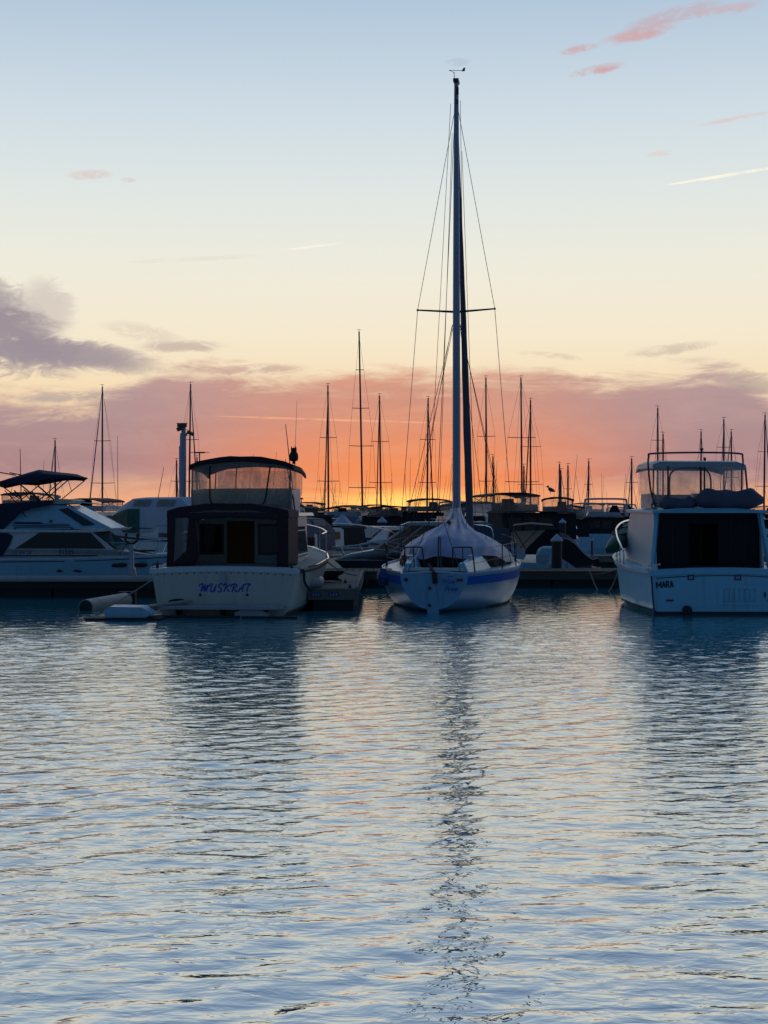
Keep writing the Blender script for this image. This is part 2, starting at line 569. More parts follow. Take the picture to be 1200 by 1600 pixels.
def copy_tree(o, parent=None):
    c = o.copy()
    COL.objects.link(c)
    c.parent = parent
    for ch in [q for q in COL.objects if q.parent == o]:
        copy_tree(ch, c)
    return c


def lettering(name, body, size, material, parent, loc, rot, shear=0.0, bold=0.0, sx=1.0, align='CENTER', depth=0.004):
    cu = bpy.data.curves.new(name, 'FONT')
    cu.body = body
    cu.size = size
    cu.shear = shear
    cu.offset = bold
    cu.extrude = depth
    cu.resolution_u = 3
    cu.align_x = align
    cu.align_y = 'CENTER'
    tmp = bpy.data.objects.new(name + '_tmp', cu)
    COL.objects.link(tmp)
    bpy.context.view_layer.update()
    dg = bpy.context.evaluated_depsgraph_get()
    me = bpy.data.meshes.new_from_object(tmp.evaluated_get(dg))
    bpy.data.objects.remove(tmp)
    me.materials.clear()
    me.materials.append(material)
    o = bpy.data.objects.new(name, me)
    COL.objects.link(o)
    o.parent = parent
    o.location = loc
    o.rotation_euler = rot
    o.scale = (sx, 1, 1)
    return o


def smoothpath(pts, n=6):
    """Catmull-Rom through points"""
    P = [Vector(p) for p in pts]
    out = []
    for i in range(len(P) - 1):
        p0, p1, p2, p3 = P[max(i - 1, 0)], P[i], P[i + 1], P[min(i + 2, len(P) - 1)]
        for k in range(n):
            t = k / n
            out.append(0.5 * ((2 * p1) + (p2 - p0) * t + (2 * p0 - 5 * p1 + 4 * p2 - p3) * t * t + (3 * p1 - p0 - 3 * p2 + p3) * t ** 3))
    out.append(P[-1])
    return out


def sag(a, b, drop, n=10):
    a, b = Vector(a), Vector(b)
    return [a.lerp(b, i / n) + Vector((0, 0, -drop * 4 * (i / n) * (1 - i / n))) for i in range(n + 1)]


def interp(tab, t):
    for i in range(len(tab) - 1):
        if t <= tab[i + 1][0]:
            a, b = tab[i], tab[i + 1]
            k = (t - a[0]) / (b[0] - a[0]) if b[0] > a[0] else 0
            k = max(0, min(1, k))
            return [x + (y - x) * k for x, y in zip(a[1:], b[1:])]
    return list(tab[-1][1:])

# ------------------------------------------------------------------ water


def make_water():
    m = bpy.data.materials.new('harbour water')
    m.use_nodes = True
    nt = m.node_tree
    q = NG(nt)
    p = nt.nodes['Principled BSDF']
    geo = q.n('ShaderNodeNewGeometry')
    pos = geo.outputs['Position']
    p.inputs['Base Color'].default_value = (0.020, 0.27, 0.31, 1)
    p.inputs['Roughness'].default_value = 0.02
    p.inputs['IOR'].default_value = WATER_IOR
    p.inputs['Specular Tint'].default_value = (1.0, 0.975, 0.93, 1)
    sp = q.n('ShaderNodeSeparateXYZ')
    q.put(sp.inputs[0], pos)
    x, y, z = sp.outputs
    fine = q.noise(q.xyz(q.m('MULTIPLY', x, 3.6), q.m('MULTIPLY', y, 7.2)), 1.0, 3, 0.48, 0.5)
    fine2 = q.noise(q.xyz(q.m('MULTIPLY', x, 7.0), q.m('MULTIPLY', y, 12.0), 4.0), 1.0, 2, 0.5, 0.3)
    calm = q.lin(q.noise(q.xyz(q.m('MULTIPLY', x, 0.16), q.m('MULTIPLY', y, 0.09), 9.0), 1.0, 2, 0.5), 0.35, 0.65, 0.5, 1.1)
    far = q.lin(y, 7.0, 22.0, 0.85, 1.35)
    far = q.m('MULTIPLY', far, q.lin(y, 25.0, 33.0, 1.0, 0.3))
    h = q.m('MULTIPLY', q.m('MULTIPLY', q.m('ADD', q.m('MULTIPLY', fine, 0.0155), q.m('MULTIPLY', fine2, 0.0042)), far), calm)
    bn = q.n('ShaderNodeBump')
    bn.inputs['Strength'].default_value = 1.0
    bn.inputs['Distance'].default_value = WATER_BUMP
    q.put(bn.inputs['Height'], h)
    nt.links.new(bn.outputs[0], p.inputs['Normal'])
    # rippled sheet: rows grow with distance from the quay the picture is taken from
    ys = [2.5]
    while ys[-1] < 62:
        ys.append(ys[-1] + 0.020 + 0.0009 * max(0, ys[-1] - 5) ** 1.2)
    ys = np.array(ys)
    nx = 620
    s = np.linspace(-1, 1, nx)
    X = s[None, :] * (2.4 + 0.34 * ys[:, None])
    Y = np.repeat(ys[:, None], nx, 1)
    rs = np.random.RandomState(5)
    Z = np.zeros_like(X)
    for k in range(46):
        lam = 0.12 * (1.045 ** k) * (0.9 + 0.2 * rs.rand())
        if lam > 0.75:
            lam = 0.14 + 0.36 * rs.rand()
        th = rs.normal(0, 0.55) + math.pi / 2 + 0.15
        kx, ky = math.cos(th) * 2 * math.pi / lam, math.sin(th) * 2 * math.pi / lam
        amp = WAVE_AMP * lam ** 0.95 * (0.6 + 0.8 * rs.rand())
        ph = rs.rand() * 6.283
        bend = 0.5 * np.sin(X * (0.5 + rs.rand()) + Y * 0.35 * rs.rand() + ph * 2)
        env = 0.55 + 0.45 * np.sin(X * 0.55 * (0.4 + rs.rand()) + Y * 0.5 * (0.4 + rs.rand()) + rs.rand() * 6.28)
        fade = np.clip(lam / (0.020 + 0.0009 * np.maximum(0, Y - 5) ** 1.2) / 3.0 - 0.6, 0, 1) * (1 + 0.40 * np.clip((Y - 9) / 12, 0, 1)) * (1 - 0.82 * np.clip((Y - 25) / 8, 0, 1))
        Z += amp * env * fade * np.sin(kx * X + ky * Y + ph + bend)
    fade_e = np.clip((62 - Y) / 8.0, 0, 1) * np.clip((1 - np.abs(s[None, :])) * 12, 0, 1) * np.clip((Y - 2.5) / 0.5, 0, 1)
    patch = 0.86 + 0.22 * np.sin(X * 0.62 + 1.3 * np.sin(Y * 0.31) + 0.8) * np.sin(Y * 0.47 + 0.9 * np.sin(X * 0.4)) + 0.12 * np.sin(X * 1.1 - Y * 0.8)
    Z *= fade_e * patch
    ny = len(ys)
    co = np.stack([X, Y, Z], -1).reshape(-1, 3)
    idx = np.arange(ny * nx).reshape(ny, nx)
    quads = np.stack([idx[:-1, :-1], idx[:-1, 1:], idx[1:, 1:], idx[1:, :-1]], -1).reshape(-1, 4)
    # outer flat skirt to the horizon, sharing the rim
    me = bpy.data.meshes.new('water')
    rim_pts = []
    base_n = len(co)
    far = [(-4000, 5000), (4000, 5000), (4000, -4000), (-4000, -4000)]
    extra = np.array([(a, b, 0) for a, b in far])
    co = np.concatenate([co, extra])
    A, Bc, Cc, Dd = base_n, base_n + 1, base_n + 2, base_n + 3
    top_row = idx[-1, :]
    bot_row = idx[0, :]
    left = idx[:, 0]
    right = idx[:, -1]
    tris = []
    h2 = nx // 2
    for i in range(nx - 1):
        tris.append((top_row[i], top_row[i + 1], A if i < h2 else Bc))
        tris.append((bot_row[i + 1], bot_row[i], Dd if i < h2 else Cc))
    tris.append((top_row[h2], Bc, A))
    tris.append((bot_row[h2], Dd, Cc))
    h3 = ny // 2
    for i in range(ny - 1):
        tris.append((left[i], left[i + 1], Dd if i < h3 else A))
        tris.append((right[i + 1], right[i], Cc if i < h3 else Bc))
    tris.append((left[h3], A, Dd))
    tris.append((right[h3], Cc, Bc))
    tris = np.array(tris)
    nq, nt3 = len(quads), len(tris)
    me.vertices.add(len(co))
    me.vertices.foreach_set('co', co.ravel())
    loops = np.concatenate([quads.ravel(), tris.ravel()])
    me.loops.add(len(loops))
    me.loops.foreach_set('vertex_index', loops.astype(np.int32))
    starts = np.concatenate([np.arange(nq) * 4, nq * 4 + np.arange(nt3) * 3])
    me.polygons.add(nq + nt3)
    me.polygons.foreach_set('loop_start', starts.astype(np.int32))
    me.polygons.foreach_set('use_smooth', np.ones(nq + nt3, dtype=bool))
    me.materials.append(m)
    me.update()
    me.validate()
    o = bpy.data.objects.new('water', me)
    COL.objects.link(o)
    o['kind'] = 'structure'
    return o


WATER_IOR, WATER_BUMP, WAVE_AMP = 11.0, 1.0, 0.0027
make_water()

# ------------------------------------------------------------------ far breakwater and docks


def plain(name, mb, m, kind='structure', smooth=False):
    o = mb.build(name, m, smooth=smooth)
    o['kind'] = kind
    return o


def breakwater():
    mb = MB()
    r = random.Random(3)
    y0 = 480.0
    rings = []
    for i in range(161):
        x = -160 + i * 2.0
        h = 0.75 + r.uniform(-0.2, 0.35)
        w = r.uniform(-0.6, 0.6)
        rings.append([(x, y0 - 5 + w, -0.3), (x, y0 - 3 + w, h * 0.55), (x, y0 - 0.8, h), (x, y0 + 1.0, h * 0.97), (x, y0 + 5, -0.3)])
    mb.loft(rings)
    o = mb.build('breakwater', land_m)
    tag(o, 'low dark rock breakwater along the horizon behind all the boats', 'breakwater')


breakwater()


def plank_dock(name, label, x0, x1, y0, y1, z, along='x', pitch=0.19, top=dock_wood, rot=0.0, cleats=(), bumper=None):
    """timber float: frame, planks across it, black pontoons, cleats"""
    cx, cy = (x0 + x1) / 2, (y0 + y1) / 2
    t = thing(name, label, 'dock', (cx, cy, 0), rot)
    lx, ly = x1 - x0, y1 - y0
    fr = MB()
    for sgn in (-1, 1):
        fr.box((sgn * (lx / 2 - 0.04), 0, z - 0.13), (0.08, ly, 0.2))
        fr.box((0, sgn * (ly / 2 - 0.04), z - 0.13), (lx - 0.16, 0.08, 0.2))
    fr.build('frame', top, t)
    po = MB()
    n = max(2, int(max(lx, ly) / 1.6))
    for i in range(n):
        k = (i + 0.5) / n - 0.5
        if lx > ly:
            po.box((k * lx, 0, z / 2 - 0.27), (lx / n * 0.97, ly - 0.2, z + 0.1))
        else:
            po.box((0, k * ly, z / 2 - 0.27), (lx - 0.2, ly / n * 0.97, z + 0.1))
    po.build('pontoon', rubber, t)
    run = lx if along == 'x' else ly
    cnt = int(run / pitch)
    first = None
    r = random.Random(len(name) + int(lx * 10))
    for i in range(cnt):
        k = -run / 2 + (i + 0.5) * run / cnt
        if first is None:
            mb = MB()
            if along == 'x':
                mb.box((0, 0, 0), (pitch - 0.014, ly + 0.04, 0.036), taper=0.985)
            else:
                mb.box((0, 0, 0), (lx + 0.04, pitch - 0.014, 0.036), taper=0.985)
            p = first = mb.build('plank', top, t)
        else:
            p = first.copy()
            COL.objects.link(p)
        p.parent = t
        p.location = (k, r.uniform(-.012, .012), z - 0.01 + r.uniform(0, .004)) if along == 'x' else (r.uniform(-.012, .012), k, z - 0.01 + r.uniform(0, .004))
        p.rotation_euler = (0, 0, r.uniform(-.004, .004))
    for (a, b) in cleats:
        cl = MB()
        cl.box((a, b, z + 0.035), (0.06, 0.12, 0.05))
        cl.tube([(a, b - 0.15, z + 0.085), (a, b - 0.08, z + 0.075), (a, b + 0.08, z + 0.075), (a, b + 0.15, z + 0.085)], 0.018, 6)
        cl.build('cleat', darkm, t)
    if bumper:
        b0, b1, yb, zb, rb = bumper
        bm = MB()
        bm.tube([(b0, yb, zb), (b1, yb, zb)], rb, 10)
        bm.build('edge_bumper', fender_w, t, smooth=True)
    return t


# walkway behind the sailboat and the right-hand cruiser, walkway on the left, finger float between two boats
walk_r = plank_dock('dock_walkway', 'long timber dock walkway behind the sailboat, running right to the blue-white cruiser', -2.2, 11.5, 42.4, 44.6, 0.46, 'x', 0.19, top=dock_brown,
                    cleats=((3.4, -0.85), (6.4, -0.85)))
walk_l = plank_dock('dock_walkway', 'dark timber dock at the left edge with a white edge bumper, before the side-on cruiser', -13.0, -4.9, 37.6, 39.4, 0.46, 'x', 0.19,
                    top=dock_dark, bumper=(-3.9, 3.95, -0.98, 0.47, 0.075))
finger = plank_dock('finger_float', 'short timber finger float between the cream cruiser and the sailboat', -1.62, -0.56, 32.7, 42.3, 0.46, 'y', 0.145,
                    cleats=((0.36, -4.45), (0.2, -2.1), (-0.4, -1.0)))
for sx in (-0.33, 0.05):
    sg = MB()
    sg.box((sx - 0.03, -4.815, 0.345), (0.21, 0.012, 0.085))
    q = sg.build('number_plate', sticker, finger)
    for k in range(3):
        w = MB()
        w.box((sx - 0.09 + k * 0.06, -4.823, 0.345), (0.022, 0.006, 0.05))
        w.build('printed_mark', sticker_w, q)
curb = MB()
for s_ in (-1, 1):
    curb.box((s_ * 0.50, 0, 0.475), (0.05, 9.4, 0.05))
curb.build('kerb_rail', concrete, finger)


def small_things_on_finger():
    # coiled dark rope heap, fenders lying beside the float, small box
    r = random.Random(4)
    mb = MB()
    pts = []
    for i in range(90):
        a = i * 0.42
        rr = 0.20 + 0.07 * math.sin(i * 0.37)
        pts.append((rr * math.cos(a) * 1.2, rr * math.sin(a), 0.03 + 0.0024 * i + 0.012 * r.random()))
    mb.tube(pts, 0.022, 5)
    o = mb.build('rope_coil', brown_cloth, smooth=True)
    o.location = (-1.25, 35.8, 0.47)
    tag(o, 'brown heap of coiled rope on the finger float', 'rope')
    for i, (x, y, ln, yaw, lab) in enumerate([(-1.62, 33.05, 0.34, 30, 'round white fender at the front corner of the finger float beside the cream cruiser'),
                                             (-1.60, 34.3, 0.5, 78, 'longer white fender lying along the cream cruiser side of the finger float')]):
        f = MB()
        f.tube([(-ln / 2 - 0.05, 0, 0), (-ln / 2, 0, 0), (-ln / 2 + 0.05, 0, 0), (ln / 2 - 0.05, 0, 0), (ln / 2, 0, 0), (ln / 2 + 0.05, 0, 0)], [0.03, 0.08, 0.105, 0.105, 0.08, 0.03], 10)
        o = f.build('fender', fender_w, smooth=True)
        o.location = (x + 0.12, y, 0.56)
        o.rotation_euler = (0, 0, R(yaw))
        tag(o, lab, 'fender', 'fenders on the finger float')


small_things_on_finger()


def rope(name, label, pts, r=0.014, m=None, group=None):
    mb = MB()
    mb.tube(pts, r, 6)
    o = mb.build(name, m or rope_m, smooth=True)
    tag(o, label, 'rope', group)
    return o


# ------------------------------------------------------------------ hulls


class Hull:
    """hull described by tables over t (0 stern, 1 stem): half beam, sheer height, keel height"""
    def __init__(s, L, tab, chine=None, e=0.6, rake=0.9, tr=0.0, e0=None):
        s.e0 = e0
        s.L, s.tab, s.chine, s.e, s.rake, s.tr = L, tab, chine, e, rake, tr

    def half(s, t, z):
        b, sh, kz = interp(s.tab, t)
        if s.chine is not None:
            zc, ratio = s.chine
            ratio = ratio * (1 - 0.45 * max(0, t - 0.45) / 0.55)
            if z >= zc:
                k = max(0.0, (sh - z) / (sh - zc))
                return b * (1 - (1 - ratio) * k ** 0.8)
            return b * ratio * max(0, (z - kz) / (zc - kz)) ** 0.8
        f = max(0, min(1, (sh - z) / (sh - kz)))
        e = s.e + (s.e0 - s.e) * max(0, 1 - t / 0.3) if s.e0 else s.e
        return b * max(0, 1 - f * f) ** (0.5 * e)

    def pt(s, t, z, side, off=0.0):
        b, sh, kz = interp(s.tab, t)
        f = max(0, min(1, (sh - z) / (sh - kz)))
        y = t * s.L - s.rake * t ** 3 * f + s.tr * (1 - t) ** 6 * f
        return Vector((side * (s.half(t, z) + off), y, z))

    def ts(s, n=22):
        return [(i / n) for i in range(n + 1)]

    def build(s, root, m, name='hull', transom=None, zmin=-0.25, smooth=True):
        mb = MB()
        rings = []
        nz = 9
        for t in s.ts():
            b, sh, kz = interp(s.tab, t)
            zl = max(kz, zmin)
            zs = [sh + (zl - sh) * (i / nz) for i in range(nz + 1)]
            rings.append([s.pt(t, z, -1) for z in zs] + [s.pt(t, z, 1) for z in reversed(zs)])
        mb.loft(rings, cap0=transom is None)
        o = mb.build(name, m, root, smooth=smooth)
        if transom is not None:
            tm = MB()
            ring = rings[0]
            tm.prism(ring, (0, -0.03, 0))
            tm.build('transom', transom, root)
        return o

    def band(s, root, name, m, z_lo, z_hi, t0=0.0, t1=1.0, off=0.006, sides=(-1, 1), n=22, rel=True):
        """painted or moulded band that follows the hull; z relative to the sheer when rel"""
        mb = MB()
        for sd in sides:
            rings = []
            for i in range(n + 1):
                t = t0 + (t1 - t0) * i / n
                sh = interp(s.tab, t)[1]
                a, b = (sh + z_lo, sh + z_hi) if rel else (z_lo, z_hi)
                rings.append([s.pt(t, a, sd, -0.01), s.pt(t, a, sd, off), s.pt(t, b, sd, off), s.pt(t, b, sd, -0.01)])
            mb.loft(rings, close=True, cap0=True, cap1=True)
        return mb.build(name, m, root, smooth=True)

    def rail(s, root, name, m, r, dz=0.0, t0=0.0, t1=0.99, inset=0.0, sides=(-1, 1), n=20):
        mb = MB()
        for sd in sides:
            mb.tube([s.pt(t0 + (t1 - t0) * i / n, interp(s.tab, t0 + (t1 - t0) * i / n)[1], sd, -inset) + Vector((0, 0, dz)) for i in range(n + 1)], r, 6)
        return mb.build(name, m, root, smooth=True)

    def deck(s, root, m, t0=0.0, t1=1.0, dz=-0.02, camber=0.05, name='deck', n=18):
        mb = MB()
        rings = []
        for i in range(n + 1):
            t = t0 + (t1 - t0) * i / n
            sh = interp(s.tab, t)[1] + dz
            a, b = s.pt(t, sh, -1, -0.01), s.pt(t, sh, 1, -0.01)
            rings.append([a.lerp(b, k / 6) + Vector((0, 0, camber * (1 - abs(k / 3 - 1) ** 2))) for k in range(7)])
        mb.loft(rings)
        return mb.build(name, m, root, smooth=True, thick=0.03)


def side_panel(root, name, m, poly, x, th=0.02):
    """flat panel in a boat's fore-and-aft plane: poly of (y, z) at sideways offset x"""
    mb = MB()
    mb.prism([(x, a, b) for a, b in poly], (th, 0, 0))
    return mb.build(name, m, root)


def back_panel(root, name, m, poly, y, th=0.02):
    """flat athwartships panel: poly of (x, z) at y"""
    mb = MB()
    mb.prism([(a, y, b) for a, b in poly], (0, th, 0))
    return mb.build(name, m, root)


def rect(x0, x1, z0, z1):
    return [(x0, z0), (x1, z0), (x1, z1), (x0, z1)]


def canopy(root, name, m, hw, y0, y1, z_edge, z_mid, th=0.03, valance=0.0, front_drop=0.0, back_drop=0.0, nx=10, ny=8):
    """cambered cloth top with optional hanging edge"""
    mb = MB()
    rings = []
    for j in range(ny + 1):
        v = j / ny
        y = y0 + (y1 - y0) * v
        drop = back_drop * (1 - v) ** 3 + front_drop * v ** 3
        row = []
        for i in range(nx + 1):
            u = i / nx * 2 - 1
            row.append(Vector((u * hw, y, z_mid - (z_mid - z_edge) * abs(u) ** 2.6 - drop + 0.008 * math.sin(i * 2.1 + j * 1.3))))
        if valance:
            row = [row[0] + Vector((-0.01, 0, -valance))] + row + [row[-1] + Vector((0.01, 0, -valance))]
        rings.append(row)
    if valance:
        rings = [[p + Vector((0, -0.012 if abs(p.x) < hw else 0, -valance if 0 < k < len(rings[0]) - 1 else 0)) for k, p in enumerate(rings[0])]] + rings
    mb.loft(rings)
    return mb.build(name, m, root, smooth=True, thick=th)

# ------------------------------------------------------------------ cream cruiser with the flybridge enclosure, left of centre


MUSKRAT_STROKES = [  # one brush letter after another, drawn as strokes
    [[(118, 190), (135, 155), (185, 140), (145, 285)], [(150, 280), (235, 150), (203, 280), (288, 150), (245, 285)]],
    [[(305, 190), (325, 150), (365, 140), (335, 240), (345, 280), (385, 270), (440, 155), (402, 285)]],
    [[(562, 150), (540, 138), (500, 145), (480, 180), (520, 215), (540, 255), (510, 285), (460, 278)]],
    [[(570, 185), (600, 150), (637, 142), (585, 288)], [(705, 142), (630, 208), (692, 288)]],
    [[(715, 190), (735, 155), (782, 140), (738, 288)], [(782, 140), (830, 150), (820, 190), (768, 215), (832, 288)]],
    [[(850, 288), (965, 138), (930, 282)], [(870, 228), (962, 216)]],
    [[(955, 178), (985, 142), (1078, 134), (1068, 168)], [(1056, 140), (1015, 280)]]]
MARA_STROKES = [
    [[(185, 580), (165, 285), (280, 480), (370, 280), (385, 560)]],
    [[(445, 550), (505, 250), (580, 540)], [(470, 430), (555, 430)]],
    [[(640, 545), (625, 245)], [(625, 250), (735, 260), (735, 370), (640, 390)], [(680, 390), (775, 535)]],
    [[(820, 540), (880, 235), (955, 525)], [(840, 420), (935, 420)]]]


def strokes(root, name, m, letters, f, r, ry=0.25):
    for L_ in letters:
        mb = MB()
        for s_ in L_:
            pts = [f(a, b) for a, b in s_]
            k0 = len(mb.v)
            if name == 'name_letter':
                mb.tube(smoothpath(pts, 4) if len(pts) > 3 else pts, r, 6)
            else:
                for p_, q_ in zip(pts, pts[1:]):
                    mb.beam(p_, q_, 0.024, r * 1.5, (0, 1, 0))
            y0 = pts[0].y
            mb.v[k0:] = [(x, y0 + (y - y0) * ry, z) for x, y, z in mb.v[k0:]]
        mb.build(name, m, root)


def cream_cruiser():
    D = 31.2
    t = thing('flybridge_cruiser', 'cream flybridge cruiser with maroon canvas and MUSKRAT lettered in blue on its stern', 'motorboat', ((350 - 600) / F * D, D, 0), 4.0)
    h = Hull(8.9, [(0, 1.50, 0.94, -0.4), (0.25, 1.66, 0.95, -0.42), (0.5, 1.66, 1.02, -0.42), (0.7, 1.42, 1.10, -0.4), (0.85, 0.95, 1.2, -0.38), (0.95, 0.42, 1.27, -0.3), (1, 0.04, 1.3, -0.2)],
             chine=(0.06, 0.90), rake=0.9)
    h.build(t, gel_cream, transom=gel_cream)
    h.band(t, 'waterline_growth', slime, -0.04, 0.07, 0.0, 0.97, 0.008, rel=False)
    h.band(t, 'rub_rail', wood, -0.10, -0.05, 0.0, 0.99, 0.028)
    h.band(t, 'toe_rail', chrome, -0.004, 0.022, 0.0, 0.99, 0.022)
    h.deck(t, deckm, 0.17, 0.99, -0.01, 0.06)
    h.deck(t, inside, 0.0, 0.24, -0.5, 0.0, 'cockpit_sole', 4)
    # stern capping, slightly arched
    mb = MB()
    n = 12
    rings = []
    for i in range(n + 1):
        u = i / n * 2 - 1
        z = 0.945 + 0.05 * (1 - u * u)
        rings.append([(u * 1.52, -0.06, z - 0.10), (u * 1.52, -0.06, z), (u * 1.52, 0.20, z + 0.01), (u * 1.52, 0.20, z - 0.10)])
    mb.loft(rings, close=True, cap0=True, cap1=True)
    cap = mb.build('stern_cap', gel, t)
    for i in range(19):                                                       # screw heads under the cap
        u = (i + 0.5) / 19 * 2 - 1
        b = MB()
        b.ball((u * 1.44, -0.035, 0.815 + 0.05 * (1 - u * u)), 0.014, 6, 4)
        b.build('screw', darkm, cap)
    for s_ in (-1, 1):                                                        # coaming along the cockpit sides
        sd = MB()
        sd.beam((s_ * 1.42, 0.15, 0.955), (s_ * 1.52, 2.1, 0.965), 0.26, 0.04)
        sd.build('side_coaming', deckm, t)
    strokes(t, 'name_letter', letter_blue, MUSKRAT_STROKES, lambda a, b: Vector((0.02 + (300 + a / 12 - 350) * 0.013, -0.034, EYE - (100 + b / 12) * 0.013 - 0.01)), 0.0155)
    # stern lamp, drains, painted marks
    l = MB()
    l.lathe((0, -0.10, 0.66), [(0.02, 0), (0.055, 0.01), (0.062, 0.09), (0.05, 0.14), (0.022, 0.19), (0.02, 0.23)], 10)
    l.box((0, -0.05, 0.84), (0.03, 0.1, 0.03))
    l.build('stern_lamp', gel_grey, t, smooth=True)
    for s_ in (-0.48, 0.48):
        d = MB()
        d.tube([(s_, -0.05, 0.42), (s_, -0.03, 0.42)], 0.028, 8)
        d.build('drain', darkm, t)
    mk = MB()
    mk.prism([(-1.17, -0.034, 0.25), (-1.10, -0.034, 0.31), (-0.98, -0.034, 0.34), (-0.84, -0.034, 0.33), (-0.70, -0.034, 0.28), (-0.62, -0.034, 0.27), (-0.72, -0.034, 0.30),
              (-0.84, -0.034, 0.30), (-0.90, -0.034, 0.27), (-0.96, -0.034, 0.23), (-0.99, -0.034, 0.29), (-1.08, -0.034, 0.28)], (0, -0.004, 0))
    mk.build('painted_mark', letter_black, t)
    for s_ in (-1.38, 1.38):
        c = MB()
        c.box((s_, 0.05, 0.985), (0.05, 0.05, 0.09))
        c.tube([(s_ - 0.10, 0.05, 1.04), (s_ + 0.10, 0.05, 1.04)], 0.016, 6)
        c.tube([(s_, 0.05, 1.0), (s_, 0.05, 1.10)], 0.014, 6)
        c.build('cleat', darkm, t, smooth=True)
    # swim platform
    p = MB()
    p.prism([(-1.30, -0.04, 0.16), (1.25, -0.04, 0.16), (1.22, -0.52, 0.16), (1.05, -0.66, 0.16), (-1.12, -0.66, 0.16), (-1.28, -0.52, 0.16)], (0, 0, 0.055))
    sp = p.build('swim_platform', gel_grey, t)
    for x in (-0.9, 0.0, 0.9):
        b = MB()
        b.prism([(x, -0.04, 0.158), (x, -0.55, 0.158), (x, -0.04, -0.15)], (0.05, 0, 0))
        b.build('bracket', darkm, sp)
    # engine leg cover beside the platform
    e = MB()
    e.loft([[(0.55 + x, -0.1 - 0.5 * k, 0.02 + zz * (1 - 0.25 * k)) for x, zz in ((-0.22, -0.15), (-0.24, 0.10), (-0.12, 0.17), (0.30, 0.17), (0.42, 0.08), (0.42, -0.15))] for k in (0, 1)], close=True, cap0=True, cap1=True)
    e.build('drive_cover', gel_grey, t, smooth=True)
    pl = MB()
    pl.box((-0.5, -0.80, 0.02), (1.9, 0.16, 0.05))
    pl.box((1.05, -0.80, 0.015), (1.1, 0.14, 0.045))
    pl.build('rubbing_strake', rubber, sp)

    # cabin
    cy0, cy1 = 2.0, 6.3
    hw = 1.16
    zr = 2.02
    bh = MB()
    bh.box((0, cy0 + 0.03, 1.24), (2 * hw, 0.05, 1.58))
    bulk = bh.build('bulkhead', gel_cream, t)
    for (x0, x1) in ((-0.83, -0.40), (0.44, 0.98)):
        f = MB()
        f.ring([(a, cy0 - 0.015, b) for a, b in rect(x0 - 0.05, x1 + 0.05, 1.18, 1.84)], [(a, cy0 - 0.015, b) for a, b in rect(x0, x1, 1.23, 1.79)], (0, 0.03, 0))
        w = f.build('window', alu, bulk)
        back_panel(w, 'pane', glass_dark, rect(x0, x1, 1.23, 1.79), cy0 + 0.001, 0.003)
    dr = MB()
    for k in range(7):
        dr.box((-0.24 + k * 0.085, cy0 - 0.012 - 0.012 * (k % 2), 1.20), (0.083, 0.03, 1.40))
    dr.build('curtain', curtain, bulk, smooth=True)
    back_panel(bulk, 'lower_locker', gel_blue, rect(0.42, 1.02, 0.60, 1.16), cy0 - 0.04, 0.035)
    back_panel(bulk, 'lower_locker', gel_grey, rect(-0.88, -0.30, 0.60, 1.05), cy0 - 0.04, 0.035)
    for sx in (-1, 1):
        mb = MB()
        mb.loft([[(sx * hw, cy0 + 0.06, 0.95), (sx * hw, cy0 + 0.06, zr), (sx * (hw - 0.06), cy0 + 0.06, zr)],
                 [(sx * hw, 4.6, 0.98), (sx * (hw - 0.03), 4.6, zr), (sx * (hw - 0.10), 4.6, zr)],
                 [(sx * (hw - 0.25), cy1, 1.1), (sx * (hw - 0.5), 5.4, zr), (sx * (hw - 0.55), 5.4, zr)]])
        cs = mb.build('cabin_side', gel, t, thick=0.03)
        q = MB()
        q.prism([(sx * (hw + 0.025), a, b) for a, b in ((2.25, 1.08), (4.35, 1.12), (3.75, 1.78), (2.25, 1.78))], (sx * 0.012, 0, 0))
        q.build('window', glass_dark, cs)
    fr = MB()
    fr.prism([(-hw + 0.55, 5.4, zr), (hw - 0.55, 5.4, zr), (hw - 0.25, cy1, 1.1), (-hw + 0.25, cy1, 1.1)], (0, 0.02, 0))
    fr.build('windscreen', glass_dark, t)
    rf = MB()
    rf.box((0, 3.75, zr + 0.03), (2 * hw + 0.1, 3.5, 0.07), taper=0.97)
    rf.build('cabin_roof', gel, t)
    # foredeck trunk
    tk = MB()
    tk.loft([[(-0.75, 6.2, 1.08), (-0.65, 6.2, 1.32), (0.65, 6.2, 1.32), (0.75, 6.2, 1.08)], [(-0.3, 7.7, 1.2), (-0.25, 7.6, 1.34), (0.25, 7.6, 1.34), (0.3, 7.7, 1.2)]], cap1=True)
    tk.build('trunk_cabin', gel, t)

    # aft cockpit canvas: top, valance, corner panels, side curtains
    canopy(t, 'cockpit_canopy', canvas_maroon, 1.26, 0.42, 2.1, 2.13, 2.28, 0.03, valance=0.14)
    zt = 2.08
    # port aft corner with its weathered window
    A = [(-1.27, 0.98), (-0.70, 0.98), (-0.70, zt), (-1.22, zt)]
    I = [(-1.12, 1.06), (-0.86, 1.30), (-0.80, 1.98), (-1.08, 1.98)]
    f = MB()
    f.ring([(a, 0.40, b) for a, b in A], [(a, 0.40, b) for a, b in I], (0, 0.02, 0))
    cp = f.build('corner_panel', canvas_maroon, t)
    back_panel(cp, 'window', vinyl_dirty, I, 0.408, 0.004)
    back_panel(t, 'corner_panel', canvas_maroon, [(1.02, 0.99), (1.27, 0.98), (1.22, zt), (1.02, zt)], 0.40)
    back_panel(t, 'rolled_flap', canvas_maroon, [(-0.70, 2.0), (-0.60, 1.2), (-0.66, 1.0), (-0.72, 1.0)], 0.39, 0.05)
    rl = MB()
    rl.tube([(-0.72, 0.40, 1.99), (0.0, 0.40, 2.04), (1.05, 0.40, 1.99)], 0.055, 8)
